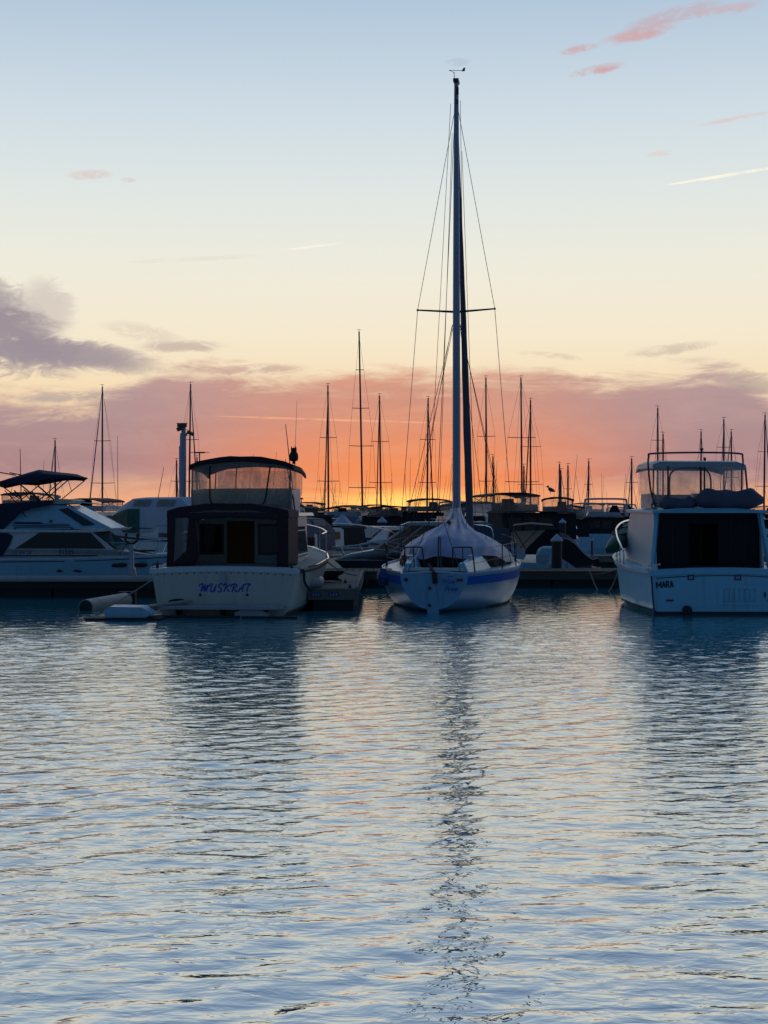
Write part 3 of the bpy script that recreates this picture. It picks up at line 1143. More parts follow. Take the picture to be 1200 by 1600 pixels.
    rl.build('rolled_curtain', canvas_maroon, t, smooth=True)
    for sx in (-1, 1):
        side_panel(t, 'side_curtain', canvas_maroon, [(0.42, 0.98), (2.0, 0.98), (2.0, zt + .03), (0.42, zt)], sx * 1.25 - 0.01)
    bar = MB()
    for z_ in (1.99,):
        bar.tube([(-1.1, 1.5, z_), (0, 1.5, z_ + 0.09), (1.1, 1.5, z_)], 0.016, 6)
    bar.tube([(-0.9, 1.95, 1.9), (-0.2, 0.9, 2.08)], 0.012, 6)
    bar.build('canopy_bow', chrome, t, smooth=True)

    # flybridge
    y0, y1, fh = 2.15, 4.3, 1.10
    co = MB()
    lo = 2.06
    ring_o = [(-fh, y0 + 0.02), (-fh, y1 - 0.7), (-fh + 0.35, y1), (fh - 0.35, y1), (fh, y1 - 0.7), (fh, y0 + 0.02)]
    co.loft([[(a, b, lo) for a, b in ring_o], [(a * 1.01, b, lo + 0.52 + 0.06 * (b - y0) / 2) for a, b in ring_o]])
    co.build('flybridge_coaming', gel_blue, t, thick=0.04)
    canopy(t, 'bimini_top', canvas_maroon, fh + 0.04, y0 - 0.06, y1 + 0.1, 3.12, 3.31, 0.035, valance=0.10, front_drop=0.14)
    # clear curtains round the bridge
    back_panel(t, 'aft_curtain', vinyl, [(-fh - 0.01, 2.10), (fh + 0.01, 2.10), (fh - 0.02, 3.10), (0, 3.20), (-fh + 0.02, 3.10)], y0 - 0.02, 0.004)
    for sx in (-1, 1):
        side_panel(t, 'side_curtain', vinyl, [(y0, 2.12), (y1 - 0.3, 2.5), (y1 - 0.2, 3.1), (y0, 3.12)], sx * fh, 0.004)
    back_panel(t, 'front_curtain', vinyl_light, rect(-fh + 0.2, fh - 0.2, 2.5, 3.05), y1, 0.004)
    z = MB()
    z.tube(smoothpath([(-0.68, y0 - 0.035, 3.10), (-0.68, y0 - 0.035, 2.6), (-0.67, y0 - 0.035, 2.36), (-0.55, y0 - 0.035, 2.25), (0, y0 - 0.035, 2.235), (0.42, y0 - 0.035, 2.25),
                       (0.53, y0 - 0.035, 2.38), (0.58, y0 - 0.035, 2.7), (0.64, y0 - 0.035, 3.10)], 4), 0.018, 6)
    z.build('zip_seam', canvas_maroon, t, smooth=True)
    fr = MB()
    for x in (-0.38, 0.85, -0.85):
        fr.tube(smoothpath([(x + 0.05, y1 - 0.5, 3.14), (x, y1 - 0.5, 3.05), (x - 0.02, y1 - 0.5, 2.4)], 4), 0.014, 6)
    for sx in (-1, 1):
        fr.tube([(sx * (fh - 0.03), y0, 3.1), (sx * (fh - 0.02), y0, 2.1)], 0.014, 6)
    fr.build('bimini_frame', alu, t, smooth=True)
    hs = MB()
    hs.box((0.35, 3.1, 2.35), (0.5, 0.45, 0.5), taper=0.85)
    hs.build('helm_seat', gel_blue, t)
    # whip antennas and outrigger on the starboard side, flat television aerial to port
    for a, b, rr in (((1.14, 2.4, 2.15), (0.93, 2.45, 4.02), 0.016), ((1.10, 2.6, 2.9), (1.16, 2.6, 4.55), 0.006), ((1.16, 2.2, 2.2), (0.96, 2.2, 3.25), 0.014)):
        m_ = MB()
        m_.tube([a, b], [rr, rr * 0.5], 6)
        m_.build('antenna', darkm, t)
    ta = MB()
    ta.tube([(-1.0, 2.6, 3.1), (-1.0, 2.6, 3.40)], 0.014, 6)
    ta.box((-1.0, 2.6, 3.41), (0.22, 0.10, 0.03))
    ta.tube([(-1.22, 2.6, 3.415), (-0.78, 2.6, 3.415)], 0.007, 5)
    ta.build('aerial', darkm, t)
    # bow rail
    for sd in (-1, 1):
        rail = MB()
        P = [h.pt(0.40, 1.0, sd, -0.06) + Vector((0, 0, 0.62 - 0.02)), h.pt(0.5, 1.02, sd, -0.05) + Vector((0, 0, 0.62)), h.pt(0.62, 1.06, sd, -0.05) + Vector((0, 0, 0.6)),
             h.pt(0.75, 1.13, sd, -0.05) + Vector((0, 0, 0.58)), h.pt(0.88, 1.22, sd, -0.05) + Vector((0, 0, 0.56)), h.pt(0.985, 1.28, sd, -0.02) + Vector((0, 0, 0.52))]
        P[0].z -= 0.0
        rail.tube(smoothpath(P, 5), 0.017, 7)
        for k in (1, 3, 4):
            rail.tube([P[k], (P[k].x, P[k].y, P[k].z - 0.6)], 0.013, 6)
        rail.build('bow_rail', chrome, t, smooth=True)
    return t, h


musk, musk_h = cream_cruiser()


def owl():
    w = at(459, 720, 33.55)
    t = thing('owl_decoy', 'dark owl decoy perched on the right end of the maroon bridge canopy', 'owl', (w.x, w.y, w.z - 0.015))
    b = MB()
    b.lathe((0, 0, 0), [(0.045, 0.0), (0.075, 0.03), (0.088, 0.09), (0.085, 0.15), (0.070, 0.20), (0.062, 0.215)], 12)
    b.build('body', feather, t, smooth=True)
    hd = MB()
    hd.ball((0, 0, 0.245), 0.068, 12, 8, (1.0, 0.9, 0.85))
    o = hd.build('head', feather, t, smooth=True)
    for s_ in (-1, 1):
        e = MB()
        e.lathe((s_ * 0.045, -0.01, 0.275), [(0.022, 0), (0.012, 0.03), (0.002, 0.062)], 6)
        e.build('ear_tuft', feather, o)
    for s_ in (-1, 1):
        wg = MB()
        wg.ball((s_ * 0.072, 0.01, 0.10), 0.075, 10, 6, (0.35, 0.75, 1.25))
        wg.build('wing', feather, t, smooth=True)
    tl = MB()
    tl.box((0, 0.07, 0.01), (0.07, 0.04, 0.12), Matrix.Rotation(R(-18), 3, 'X'), 0.8)
    tl.build('tail', feather, t)


owl()

# ------------------------------------------------------------------ sloop under a white tarpaulin


TENT = [(0, 0.07, 0.0), (0.12, 0.10, 0.12), (0.3, 0.20, 0.33), (0.42, 0.34, 0.46), (0.55, 0.60, 0.58), (0.68, 0.82, 0.70), (0.84, 0.95, 0.86), (1, 1.0, 1.0)]


def sloop():
    D = 32.0
    X0 = (678 - 600) / F * D
    t = thing('sailboat', 'white sloop with a blue sheer stripe and a white tarpaulin tented from its mast', 'sailboat', (X0, D, 0), 8.0)
    h = Hull(9.4, [(0, 0.70, 0.82, 0.04), (0.08, 0.98, 0.82, -0.05), (0.2, 1.32, 0.82, -0.2), (0.34, 1.55, 0.83, -0.32), (0.48, 1.58, 0.87, -0.36), (0.64, 1.36, 0.94, -0.34), (0.8, 0.88, 1.02, -0.26),
                   (0.92, 0.38, 1.09, -0.12), (1, 0.03, 1.14, 0.1)], e=0.62, rake=1.2, tr=-0.10, e0=1.15)
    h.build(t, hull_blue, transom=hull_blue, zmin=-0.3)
    h.band(t, 'sheer_stripe', blue, -0.235, -0.06, 0.004, 0.99, 0.006)
    h.band(t, 'toe_rail', gel, -0.005, 0.035, 0.0, 0.99, 0.012)
    h.band(t, 'waterline_growth', slime, -0.05, 0.035, 0.22, 0.9, 0.006, rel=False)
    h.deck(t, gel, 0.0, 0.99, -0.005, 0.05)
    # rudder
    r = MB()
    r.prism([(-0.115, -0.115, 0.62), (-0.03, -0.115, 0.66), (0.03, -0.115, 0.60), (0.12, -0.16, 0.10), (0.125, -0.16, -0.5), (-0.125, -0.16, -0.5), (-0.125, -0.16, 0.05)], (0, 0.05, 0))
    ru = r.build('rudder', hull_blue, t)
    for z_ in (0.52, 0.16):
        pn = MB()
        pn.box((-0.075, -0.14, z_), (0.05, 0.05, 0.06))
        pn.build('pintle', darkm, ru)
    tl = MB()
    tl.beam((0.02, -0.12, 0.80), (-0.16, 0.45, 0.99), 0.06, 0.06)
    tl.beam((0.04, -0.15, 0.62), (0.02, -0.10, 0.84), 0.10, 0.06)
    tl.build('tiller', brown_cloth, t)
    # vents, builder's badge, name on the stern
    vn = MB()
    vn.tube([(-0.575, -0.115, 0.69), (-0.575, -0.10, 0.69)], 0.042, 10)
    vn.build('vent', darkm, t)
    lettering('name_lettering', 'Wise', 0.135, letter_blue, t, (0.30, -0.135, 0.66), (R(90), 0, 0), shear=0.4, bold=0.001)
    lettering('name_lettering', 'Free', 0.150, letter_blue, t, (0.36, -0.135, 0.51), (R(90), 0, 0), shear=0.4, bold=0.001)
    bd = MB()
    bd.box((0.55, -0.137, 0.69), (0.13, 0.01, 0.055))
    bd.build('maker_plate', curtain, t)
    rg = MB()
    for k in range(5):
        rg.box((0.29 + k * 0.03, -0.137, 0.765), (0.02, 0.006, 0.022))
    rg.build('registration_print', letter_blue, t)
    # cockpit coamings and well
    for sx in (-1, 1):
        c = MB()
        c.loft([[(sx * (0.42 + 0.10 * k), 0.25 + 2.4 * k, 0.84), (sx * (0.50 + 0.16 * k), 0.25 + 2.4 * k, 1.02 + 0.12 * k), (sx * (0.62 + 0.20 * k), 0.25 + 2.4 * k, 1.02 + 0.10 * k), (sx * (0.70 + 0.30 * k), 0.25 + 2.4 * k, 0.84)]
                for k in (0, 0.5, 1)], cap0=True, cap1=True)
        cc = c.build('cockpit_coaming', gel_teal, t, smooth=True)
        wch = MB()
        wch.lathe((sx * 0.66, 1.3, 1.05), [(0.07, 0), (0.055, 0.04), (0.06, 0.10), (0.03, 0.12)], 10)
        wch.build('winch', chrome, cc, smooth=True)
    wl = MB()
    wl.box((0, 1.5, 0.865), (0.86, 2.4, 0.02))
    wl.build('cockpit_well', inside, t)
    tr = MB()
    tr.box((0.0, 0.22, 0.90), (1.2, 0.10, 0.06))
    tr.build('traveller', gel, t)
    # stern pulpit: two hoops
    for x0, x1 in ((-0.66, -0.27), (0.36, 0.78)):
        p = MB()
        p.tube(smoothpath([(x0, 0.14 + 0.25, 0.84), (x0, 0.12 + 0.25, 1.30), (x0 + 0.03, 0.35, 1.35), (x1 - 0.05, 0.24, 1.36), (x1, 0.22, 1.30), (x1 + 0.06, 0.22, 0.84)], 4), 0.016, 7)
        p.tube([((x0 + x1) / 2, 0.3, 1.345), ((x0 + x1) / 2 + 0.02, 0.28, 0.84)], 0.013, 6)
        p.build('stern_pulpit', darkm, t, smooth=True)
    # stanchions and guard wires
    st = {}
    for sx in (-1, 1):
        tops = []
        for tt in (0.22, 0.40, 0.58, 0.76):
            a = h.pt(tt, 0.84, sd_ := sx, -0.06)
            a.z = interp(h.tab, tt)[1]
            s_ = MB()
            s_.tube([a, a + Vector((0, 0, 0.56))], 0.014, 6)
            s_.build('stanchion', darkm, t)
            tops.append(a + Vector((0, 0, 0.55)))
        g_ = MB()
        first = Vector((-0.66, 0.39, 1.32)) if sx < 0 else Vector((0.84, 0.22, 1.30))
        for dz in (0, -0.27):
            g_.tube([first + Vector((0, 0, dz))] + [q + Vector((0, 0, dz)) for q in tops], 0.006, 5)
        g_.build('guard_wire', wire, t)

    # cabin under the sheet
    cb = MB()
    cb.loft([[(-0.95, 2.7, 0.84), (-0.82, 2.7, 1.28), (0.82, 2.7, 1.28), (0.95, 2.7, 0.84)], [(-0.7, 6.2, 0.95), (-0.55, 6.1, 1.22), (0.55, 6.1, 1.22), (0.7, 6.2, 0.95)]], cap0=True, cap1=True)
    cb.build('cabin', gel, t)
    # tarpaulin: tented over the boom from the mast, hem lifted in the middle
    my = 5.1
    ob = MB()
    rows, cols = 34, 80
    r_ = random.Random(2)
    grid = []
    for j in range(rows + 1):
        v = j / rows                                                # 0 peak / ridge, 1 hem
        row = []
        for i in range(cols + 1):
            a = -1 + 2 * i / cols                                   # -1 port, 0 aft, 1 starboard: goes round the mast
            ang = a * R(142)
            dx, dy = math.sin(ang), -math.cos(ang)
            # hem outline around the mast (boat coordinates)
            hem_x = 1.36 * dx * (1.0 if dx > 0 else 0.97)
            hem_y = my + (3.15 * dy if dy < 0 else 1.2 * dy)
            hz = 0.90 + 0.20 * max(0, 1 - abs(a) * 2.2) + 0.17 * math.exp(-((a - 0.33) / 0.14) ** 2) + 0.16 * math.exp(-((a + 0.36) / 0.14) ** 2)
            k = v
            prof, zf = interp(TENT, v)                             # collar round the mast, shoulder over the boom, skirt
            rr = prof
            zz = 2.20 - (2.20 - hz) * zf
            ridge = 0.16 * math.exp(-((a + 0.08) / 0.20) ** 2) * math.sin(math.pi * min(1, v * 1.05)) ** 0.8
            fold = 0.075 * math.sin(a * 31 + 4 * v + math.sin(a * 9) * 2) * math.sin(math.pi * min(1, v * 1.2 + 0.1)) + 0.02 * math.sin(a * 67 + v * 9)
            x = hem_x * rr * (1 + fold)
            y = my + (hem_y - my) * (0.06 + 0.94 * prof) * (1 + fold * 0.4)
            row.append(Vector((x, y, zz + ridge + 0.012 * math.sin(a * 40 + v * 17) + 0.030 * math.sin(math.pi * v) * abs(math.sin(a * 13 + 1.5 * math.sin(a * 5) + v * 2.2)) + 0.02 * math.sin(v * 21 + a * 6 + 2 * math.sin(a * 8)) * v)))
        grid.append(row)
    ob.loft(grid)
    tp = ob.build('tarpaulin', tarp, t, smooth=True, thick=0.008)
    hem = MB()
    last = grid[-1]
    hem.loft([[p + Vector((0, -0.012, 0.015)), p + (p - Vector((0, my, p.z))).normalized() * -0.03 + Vector((0, -0.006, -0.15 - 0.12 * math.exp(-((k - 40) / 16) ** 2) - 0.04 * math.sin(k * 0.25) ** 2))] for k, p in enumerate(last)])
    hem.build('hem', brown_cloth, tp, smooth=True, thick=0.012)
    for i in (12, 26, 54, 68):
        ties = MB()
        ties.tube([last[i] + Vector((0, 0, -0.1)), last[i] + Vector((0.12 * (1 if i > 40 else -1), -0.1, -0.32))], 0.006, 5)
        ties.build('tie_cord', rope_m, tp)

    # mast, spreaders, furled headsail, rigging
    foot = Vector((0, my, 1.2))
    head_ = Vector((0.0, my - 0.05, 12.45))
    m_ = MB()
    rings = []
    for k in range(13):
        f_ = k / 12
        c = foot.lerp(head_, f_)
        sx, sy = 0.098 - 0.045 * f_ ** 2.2, 0.13 - 0.06 * f_ ** 2
        rings.append([c + Vector((sx * math.cos(q * math.pi / 6), sy * math.sin(q * math.pi / 6), 0)) for q in range(12)])
    m_.loft(rings, close=True, cap0=True, cap1=True)
    mast = m_.build('mast', alu_pale, t, smooth=True)
    hz = foot.lerp(head_, 1)
    mh = MB()
    mh.box((0.0, my - 0.05, 12.47), (0.13, 0.34, 0.07))
    mh.box((0.045, my - 0.20, 12.2), (0.05, 0.07, 0.16))
    mh.box((0.04, my - 0.20, 11.95), (0.04, 0.06, 0.10))
    mh.tube([(-0.05, my, 12.5), (-0.06, my, 12.72)], 0.008, 5)
    mh.tube([(-0.19, my, 12.76), (0.16, my, 12.74)], 0.007, 5)
    mh.tube([(-0.06, my, 12.70), (-0.17, my, 12.76)], 0.006, 5)
    mh.prism([(0.12, my, 12.72), (0.20, my, 12.73), (0.21, my, 12.82), (0.16, my, 12.80)], (0, 0.008, 0))
    mh.build('wind_vane', darkm, mast)
    zs = 6.95
    for sx in (-1, 1):
        s_ = MB()
        s_.tube([(sx * 0.08, my, zs - 0.02), (sx * 0.93, my - 0.12, zs + 0.02)], [0.030, 0.020], 6)
        s_.ball((sx * 0.93, my - 0.12, zs + 0.02), 0.03, 6, 4)
        s_.build('spreader', darkm, mast)
        rg = MB()
        rg.tube([(sx * 0.05, my, 11.75), (sx * 0.93, my - 0.12, zs + 0.02), (sx * 1.42, my - 0.05, 0.9)], 0.007, 5)
        rg.tube([(sx * 0.07, my, zs - 0.25), (sx * 1.36, my - 0.75, 0.9)], 0.007, 5)
        rg.tube([(sx * 0.07, my + .05, zs - 0.3), (sx * 1.34, my + 0.6, 0.9)], 0.007, 5)
        rg.build('shroud', wire, t)
    bs = MB()
    bs.tube([(0.0, my - 0.1, 12.4), (-0.02, 0.85, 2.3)], 0.007, 5)
    bs.tube([(-0.02, 0.85, 2.3), (-0.55, 0.05, 0.85)], 0.008, 5)
    bs.tube([(-0.02, 0.85, 2.3), (0.55, 0.05, 0.85)], 0.008, 5)
    bs.build('backstay', wire, t)
    hal = MB()
    for a, b in (((-0.12, my - 0.2, 11.9), (-0.62, my - 0.9, 1.3)), ((-0.09, my - 0.15, 11.2), (-0.36, my - 0.8, 1.5)), ((0.10, my - 0.1, 12.0), (0.30, my - 0.7, 1.6)), ((0.13, my, 10.8), (0.52, my - 0.4, 1.2)),
                 ((-0.1, my - 0.1, 6.6), (-0.80, 2.2, 1.1)), ((0.1, my - 0.1, 6.5), (0.9, 3.4, 1.0))):
        hal.tube([a, b], 0.006, 5)
    hal.build('halyard', rope_d, t)
    fs0, fs1 = Vector((0.0, my + 0.1, 11.7)), Vector((0, 9.15, 1.35))
    fl = MB()
    k_ = 24
    pts = [fs0.lerp(fs1, i / k_) for i in range(k_ + 1)]
    fl.tube(pts, [0.02 + 0.078 * min(1, (i / k_) * 1.25 + 0.08) * (1 + 0.06 * math.sin(i * 1.9)) for i in range(k_ + 1)], 8)
    fl.build('furled_headsail', canvas_grey, t, smooth=True)
    dr = MB()
    dr.lathe((0, 9.17, 1.18), [(0.03, 0), (0.10, 0.02), (0.10, 0.14), (0.03, 0.16)], 10)
    dr.build('furling_drum', darkm, t, smooth=True)
    # boom poking from the sheet
    bo = MB()
    bo.tube([(0, my - 0.15, 1.95), (-0.03, my - 1.6, 1.86)], 0.05, 8)
    bo.build('boom', alu, t, smooth=True)
    sheet = MB()
    sheet.tube([(-0.10, 1.9, 1.55), (0.06, 0.25, 0.92)], 0.02, 6)
    sheet.tube([(-0.06, 1.9, 1.55), (0.12, 0.25, 0.92)], 0.012, 6)
    sheet.build('mainsheet', rope_d, t)
    # bow pulpit
    bp = MB()
    a, b = h.pt(0.84, 1.05, -1, -0.05), h.pt(0.84, 1.05, 1, -0.05)
    bp.tube(smoothpath([a, a + Vector((0, 0, 0.6)), Vector((-0.15, 9.4, 1.75)), Vector((0.15, 9.4, 1.75)), b + Vector((0, 0, 0.6)), b], 5), 0.015, 6)
    bp.build('bow_pulpit', chrome, t, smooth=True)
    return t, h


slp, slp_h = sloop()


def quarter_bundle():
    """blue tarpaulin bundle tied on the sloop's port quarter"""
    mb = MB()
    r = random.Random(12)
    rings = []
    for i in range(9):
        v = i / 8
        row = []
        for j in range(12):
            a = j / 12 * 6.283
            rr = (0.09 + 0.17 * math.sin(math.pi * (0.12 + 0.82 * v))) * (1 + r.uniform(-0.3, 0.3))
            row.append(Vector((rr * math.cos(a), rr * 0.8 * math.sin(a), 0.42 - v * 0.62)) + Vector((-0.10 * v, 0, 0)))
        rings.append(row)
    mb.loft(rings, close=True, cap0=True, cap1=True)
    o = mb.build('tarp_bundle', blue_tarp, smooth=True)
    o.location = (0.06, 33.9, 0.60)
    o.scale = (0.75, 1.5, 0.6)
    tag(o, 'crumpled blue tarpaulin bundle at the left side of the white sloop', 'bundle')


quarter_bundle()

# ------------------------------------------------------------------ blue-white cruiser at the right edge


def right_cruiser():
    D = 31.3
    t = thing('flybridge_cruiser', 'pale flybridge cruiser at the right edge with MARA lettered in black on its stern', 'motorboat', (6.90, D, 0), 1.5)
    h = Hull(9.4, [(0, 1.48, 0.90, -0.4), (0.2, 1.62, 0.88, -0.42), (0.42, 1.66, 0.94, -0.42), (0.6, 1.52, 1.04, -0.4), (0.8, 1.05, 1.2, -0.38), (0.93, 0.45, 1.3, -0.3), (1, 0.04, 1.35, -0.2)],
             chine=(0.05, 0.94), rake=1.0)
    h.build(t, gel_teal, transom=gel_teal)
    h.band(t, 'boot_top', slime, -0.04, 0.09, 0.0, 0.97, 0.007, rel=False)
    h.band(t, 'rub_rail', gel, -0.06, 0.015, 0.0, 0.99, 0.04)
    h.deck(t, gel_teal, 0.17, 0.99, -0.02, 0.05)
    h.deck(t, inside, 0.0, 0.24, -0.45, 0.0, 'cockpit_sole', 4)
    # dark waterline strip on the stern
    back_panel(t, 'boot_top', antifoul, [(-1.40, -0.05), (1.40, -0.05), (1.41, 0.07), (-1.41, 0.07)], -0.04, 0.008)
    for s_ in (-1, 1):
        cor = MB()
        cor.beam((s_ * 1.455, -0.03, 0.88), (s_ * 1.395, -0.03, 0.0), 0.03, 0.03)
        cor.build('corner_seam', navy, t)
    mb = MB()
    rings = []
    for i in range(13):
        u = i / 12 * 2 - 1
        z = 0.905 + 0.06 * (1 - u * u)
        rings.append([(u * 1.50, -0.07, z - 0.12), (u * 1.50, -0.07, z - 0.01), (u * 1.50, 0.0, z), (u * 1.50, 0.24, z), (u * 1.50, 0.24, z - 0.12)])
    mb.loft(rings, close=True, cap0=True, cap1=True)
    mb.build('stern_cap', gel_teal, t)
    gr = MB()
    rings = []
    for i in range(13):
        u = i / 12 * 2 - 1
        z = 0.745 + 0.06 * (1 - u * u)
        rings.append([(u * 1.36, -0.036, z - 0.008), (u * 1.36, -0.036, z + 0.008), (u * 1.36, -0.028, z + 0.008), (u * 1.36, -0.028, z - 0.008)])
    gr.loft(rings, close=True, cap0=True, cap1=True)
    gr.build('moulded_line', navy, t)
    strokes(t, 'name_letter_block', letter_black, MARA_STROKES, lambda a, b: Vector(((1020 + a / 30 - 600) / F * D - 6.90, -0.036, EYE - (100 + b / 30) / F * D)), 0.021)
    for x in (-0.65, 0.30):
        v = MB()
        v.ring([(a, -0.05, b) for a, b in rect(x - 0.065, x + 0.065, 0.715, 0.815)], [(a, -0.05, b) for a, b in rect(x - 0.045, x + 0.045, 0.735, 0.795)], (0, 0.03, 0))
        vv = v.build('stern_vent', navy, t)
        back_panel(vv, 'lens', gel_grey, rect(x - 0.045, x + 0.045, 0.735, 0.795), -0.036, 0.01)
    for x in (-0.60, -0.30):
        v = MB()
        v.ball((x, -0.05, 0.875), 0.028, 8, 4, (1.3, 0.5, 0.6))
        v.build('stern_stud', darkm, t, smooth=True)
    # boarding door with ribbed panel
    dx0, dx1 = -0.10, 0.78
    d = MB()
    d.ring([(a, -0.048, b) for a, b in rect(dx0, dx1, 0.21, 0.62)], [(a, -0.048, b) for a, b in rect(dx0 + 0.10, dx1 - 0.12, 0.26, 0.54)], (0, 0.03, 0))
    dd = d.build('boarding_door', gel_teal, t)
    for k in range(6):
        rb = MB()
        rb.box((dx0 + 0.16 + k * 0.105, -0.042, 0.40), (0.055, 0.02, 0.24))
        rb.build('rib', gel_teal, dd)
    hg = MB()
    hg.box((dx1 + 0.07, -0.05, 0.42), (0.025, 0.03, 0.10))
    hg.build('hinge', darkm, dd)
    for x in (-1.08, 0.98):
        s_ = MB()
        s_.box((x, -0.045, 0.30), (0.15, 0.03, 0.028))
        s_.build('overflow_slot', darkm, t)
    ex = MB()
    ex.tube([(-0.73, -0.12, 0.10), (-0.73, 0.0, 0.10)], 0.095, 14)
    ex.build('exhaust', rubber, t, smooth=True)
    for x in (-1.38, 1.36):
        c = MB()
        c.box((x, 0.08, 0.96), (0.14, 0.14, 0.10), taper=0.8)
        c.tube([(x - 0.13, 0.08, 0.99), (x + 0.13, 0.08, 1.03)], 0.022, 6)
        c.build('cleat', gel, t, smooth=True)

    # deckhouse: white side wings, dark open cockpit, aft bulkhead and door
    zr = 2.10
    cx = {-1: -1.24, 1: 0.99}
    for sx in (-1, 1):
        side_panel(t, 'cabin_side', gel, [(0.75, 0.86), (5.0, 0.98), (5.6, 1.2), (4.6, zr), (0.95, zr)], cx[sx] - 0.02, 0.04)
        wg = MB()
        wg.beam((cx[sx] + sx * 0.10, 0.55, 0.90), (cx[sx] - sx * 0.05, 0.90, zr), 0.07, 0.10)
        wg.build('corner_pillar', gel_teal, t)
        cst = MB()
        cst.beam((sx * 1.40, 0.18, 0.915), (sx * 1.50, 2.0, 0.90), 0.24, 0.05)
        cst.build('side_coaming', gel_teal, t)
    bk = MB()
    bk.box((-0.125, 2.6, 1.30), (2.14, 0.05, 1.6))
    bulk = bk.build('bulkhead', inside, t)
    back_panel(bulk, 'window', glass_dark, rect(0.18, 0.85, 1.1, 1.85), 2.55)
    f = MB()
    f.ring([(a, 2.55, b) for a, b in rect(-0.50, 0.06, 0.50, 1.88)], [(a, 2.55, b) for a, b in rect(-0.44, 0.0, 0.52, 1.83)], (0, 0.03, 0))
    df = f.build('door_frame', wood, bulk)
    back_panel(df, 'door', letter_black, rect(-0.44, 0.0, 0.52, 1.83), 2.565, 0.008)
    back_panel(t, 'cockpit_screen', canvas_black, [(-1.20, 0.92), (-0.52, 0.92), (-0.52, 2.06), (-1.18, 2.06)], 1.0, 0.01)
    back_panel(t, 'cockpit_screen', canvas_black, [(0.10, 0.92), (0.97, 0.92), (0.93, 2.06), (0.10, 2.06)], 1.0, 0.01)
    back_panel(t, 'cockpit_screen', canvas_black, rect(-0.52, 0.10, 1.86, 2.06), 1.0, 0.01)
    for x in (-0.86, 0.36, 0.66):
        z_ = MB()
        z_.tube([(x, 0.995, 0.93), (x + 0.01, 0.995, 2.05)], 0.010, 5)
        z_.build('screen_zip', darkm, t)
    rf = MB()
    xa, xb = -1.33, 1.07
    rf.loft([[(xa, 0.60, zr - 0.02), (xa, 0.60, zr + 0.03), (-0.7, 0.55, zr + 0.08), (0.4, 0.55, zr + 0.08), (xb, 0.60, zr + 0.03), (xb, 0.60, zr - 0.02)],
             [(xa, 4.9, zr), (xa, 4.9, zr + 0.05), (-0.7, 5.0, zr + 0.12), (0.4, 5.0, zr + 0.12), (xb, 4.9, zr + 0.05), (xb, 4.9, zr)]], close=True, cap0=True, cap1=True)
    rf.build('cabin_roof', gel_teal, t)
    ws = MB()
    ws.prism([(-1.18, 4.9, zr), (0.93, 4.9, zr), (0.98, 5.7, 1.2), (-1.22, 5.7, 1.2)], (0, 0.02, 0))
    ws.build('windscreen', glass_dark, t)
    tk = MB()
    tk.loft([[(-1.0, 5.5, 1.0), (-0.9, 5.5, 1.35), (0.8, 5.5, 1.35), (0.9, 5.5, 1.0)], [(-0.35, 8.0, 1.2), (-0.3, 7.9, 1.42), (0.3, 7.9, 1.42), (0.35, 8.0, 1.2)]], cap0=True, cap1=True)
    tk.build('trunk_cabin', gel_teal, t)

    # flybridge: coaming, rolled covers, frame, clear curtains, hardtop, rail hoop
    fx0, fx1 = -1.20, 0.72
    co = MB()
    ring_o = [(fx0 + 0.02, 1.5), (fx0 + 0.02, 3.4), (fx0 + 0.35, 4.0), (fx1 - 0.35, 4.0), (fx1 - 0.02, 3.4), (fx1 - 0.02, 1.5)]
    co.loft([[(a, b, zr + 0.08) for a, b in ring_o], [(a, b, zr + 0.40) for a, b in ring_o]])
    co.build('flybridge_coaming', gel_grey, t, thick=0.04)
    r = random.Random(9)
    for (xa, xb, zc, rz, yy, nm) in ((-0.40, 1.02, 2.36, 0.20, 0.95, 'folded_cover'), (-1.14, -0.34, 2.28, 0.13, 1.05, 'folded_cover')):
        cv = MB()
        rings = []
        for i in range(23):
            k = i / 22
            x = xa + (xb - xa) * k
            env = min(1, math.sin(math.pi * (0.06 + 0.88 * k)) * 1.7)
            row = []
            for j in range(16):
                a = j / 16 * 6.283
                w = 1 + 0.07 * math.sin(3 * a + i * 0.9) + 0.05 * math.sin(5 * a - i * 0.6) + r.uniform(-.02, .02)
                row.append(Vector((x, yy + 0.26 * env * w * math.cos(a), zc - 0.03 + 1.2 * rz * env * w * math.sin(a) * (1.0 if math.sin(a) > 0 else 0.85) + 0.03 * math.sin(k * 9))))
            rings.append(row)
        cv.loft(rings, close=True, cap0=True, cap1=True)
        cv.build(nm, canvas_grey, t, smooth=True, angle=80)
    zt = 3.10
    ht = MB()
    rings = []
    for y, dz in ((1.30, -0.03), (1.5, 0.0), (3.6, 0.03), (3.9, -0.05)):
        rings.append([(fx0 - 0.03, y, zt - 0.06 + dz), (fx0 - 0.02, y, zt + 0.04 + dz), (fx0 + 0.12, y, zt + 0.10 + dz), (fx1 - 0.16, y, zt + 0.09 + dz), (fx1 + 0.02, y, zt + 0.03 + dz), (fx1 + 0.03, y, zt - 0.10 + dz), (fx1 - 0.3, y, zt - 0.01 + dz), (fx0 + 0.2, y, zt - 0.0 + dz)])
    ht.loft(rings, close=True, cap0=True, cap1=True)
    ht.build('hardtop', gel_grey, t, smooth=True)
    back_panel(t, 'aft_curtain', vinyl_light, [(fx0 + 0.05, 2.2), (fx1 - 0.02, 2.2), (fx1 - 0.02, zt), (fx0 + 0.05, zt)], 1.34, 0.004)
    back_panel(t, 'front_curtain', vinyl_light, [(fx0 + 0.05, 2.5), (fx1 - 0.02, 2.5), (fx1 - 0.02, zt), (fx0 + 0.05, zt)], 3.8, 0.004)
    for x in (fx0 + 0.02, fx1):
        side_panel(t, 'side_curtain', vinyl_light, [(1.36, 2.2), (3.8, 2.5), (3.8, zt), (1.36, zt)], x, 0.004)
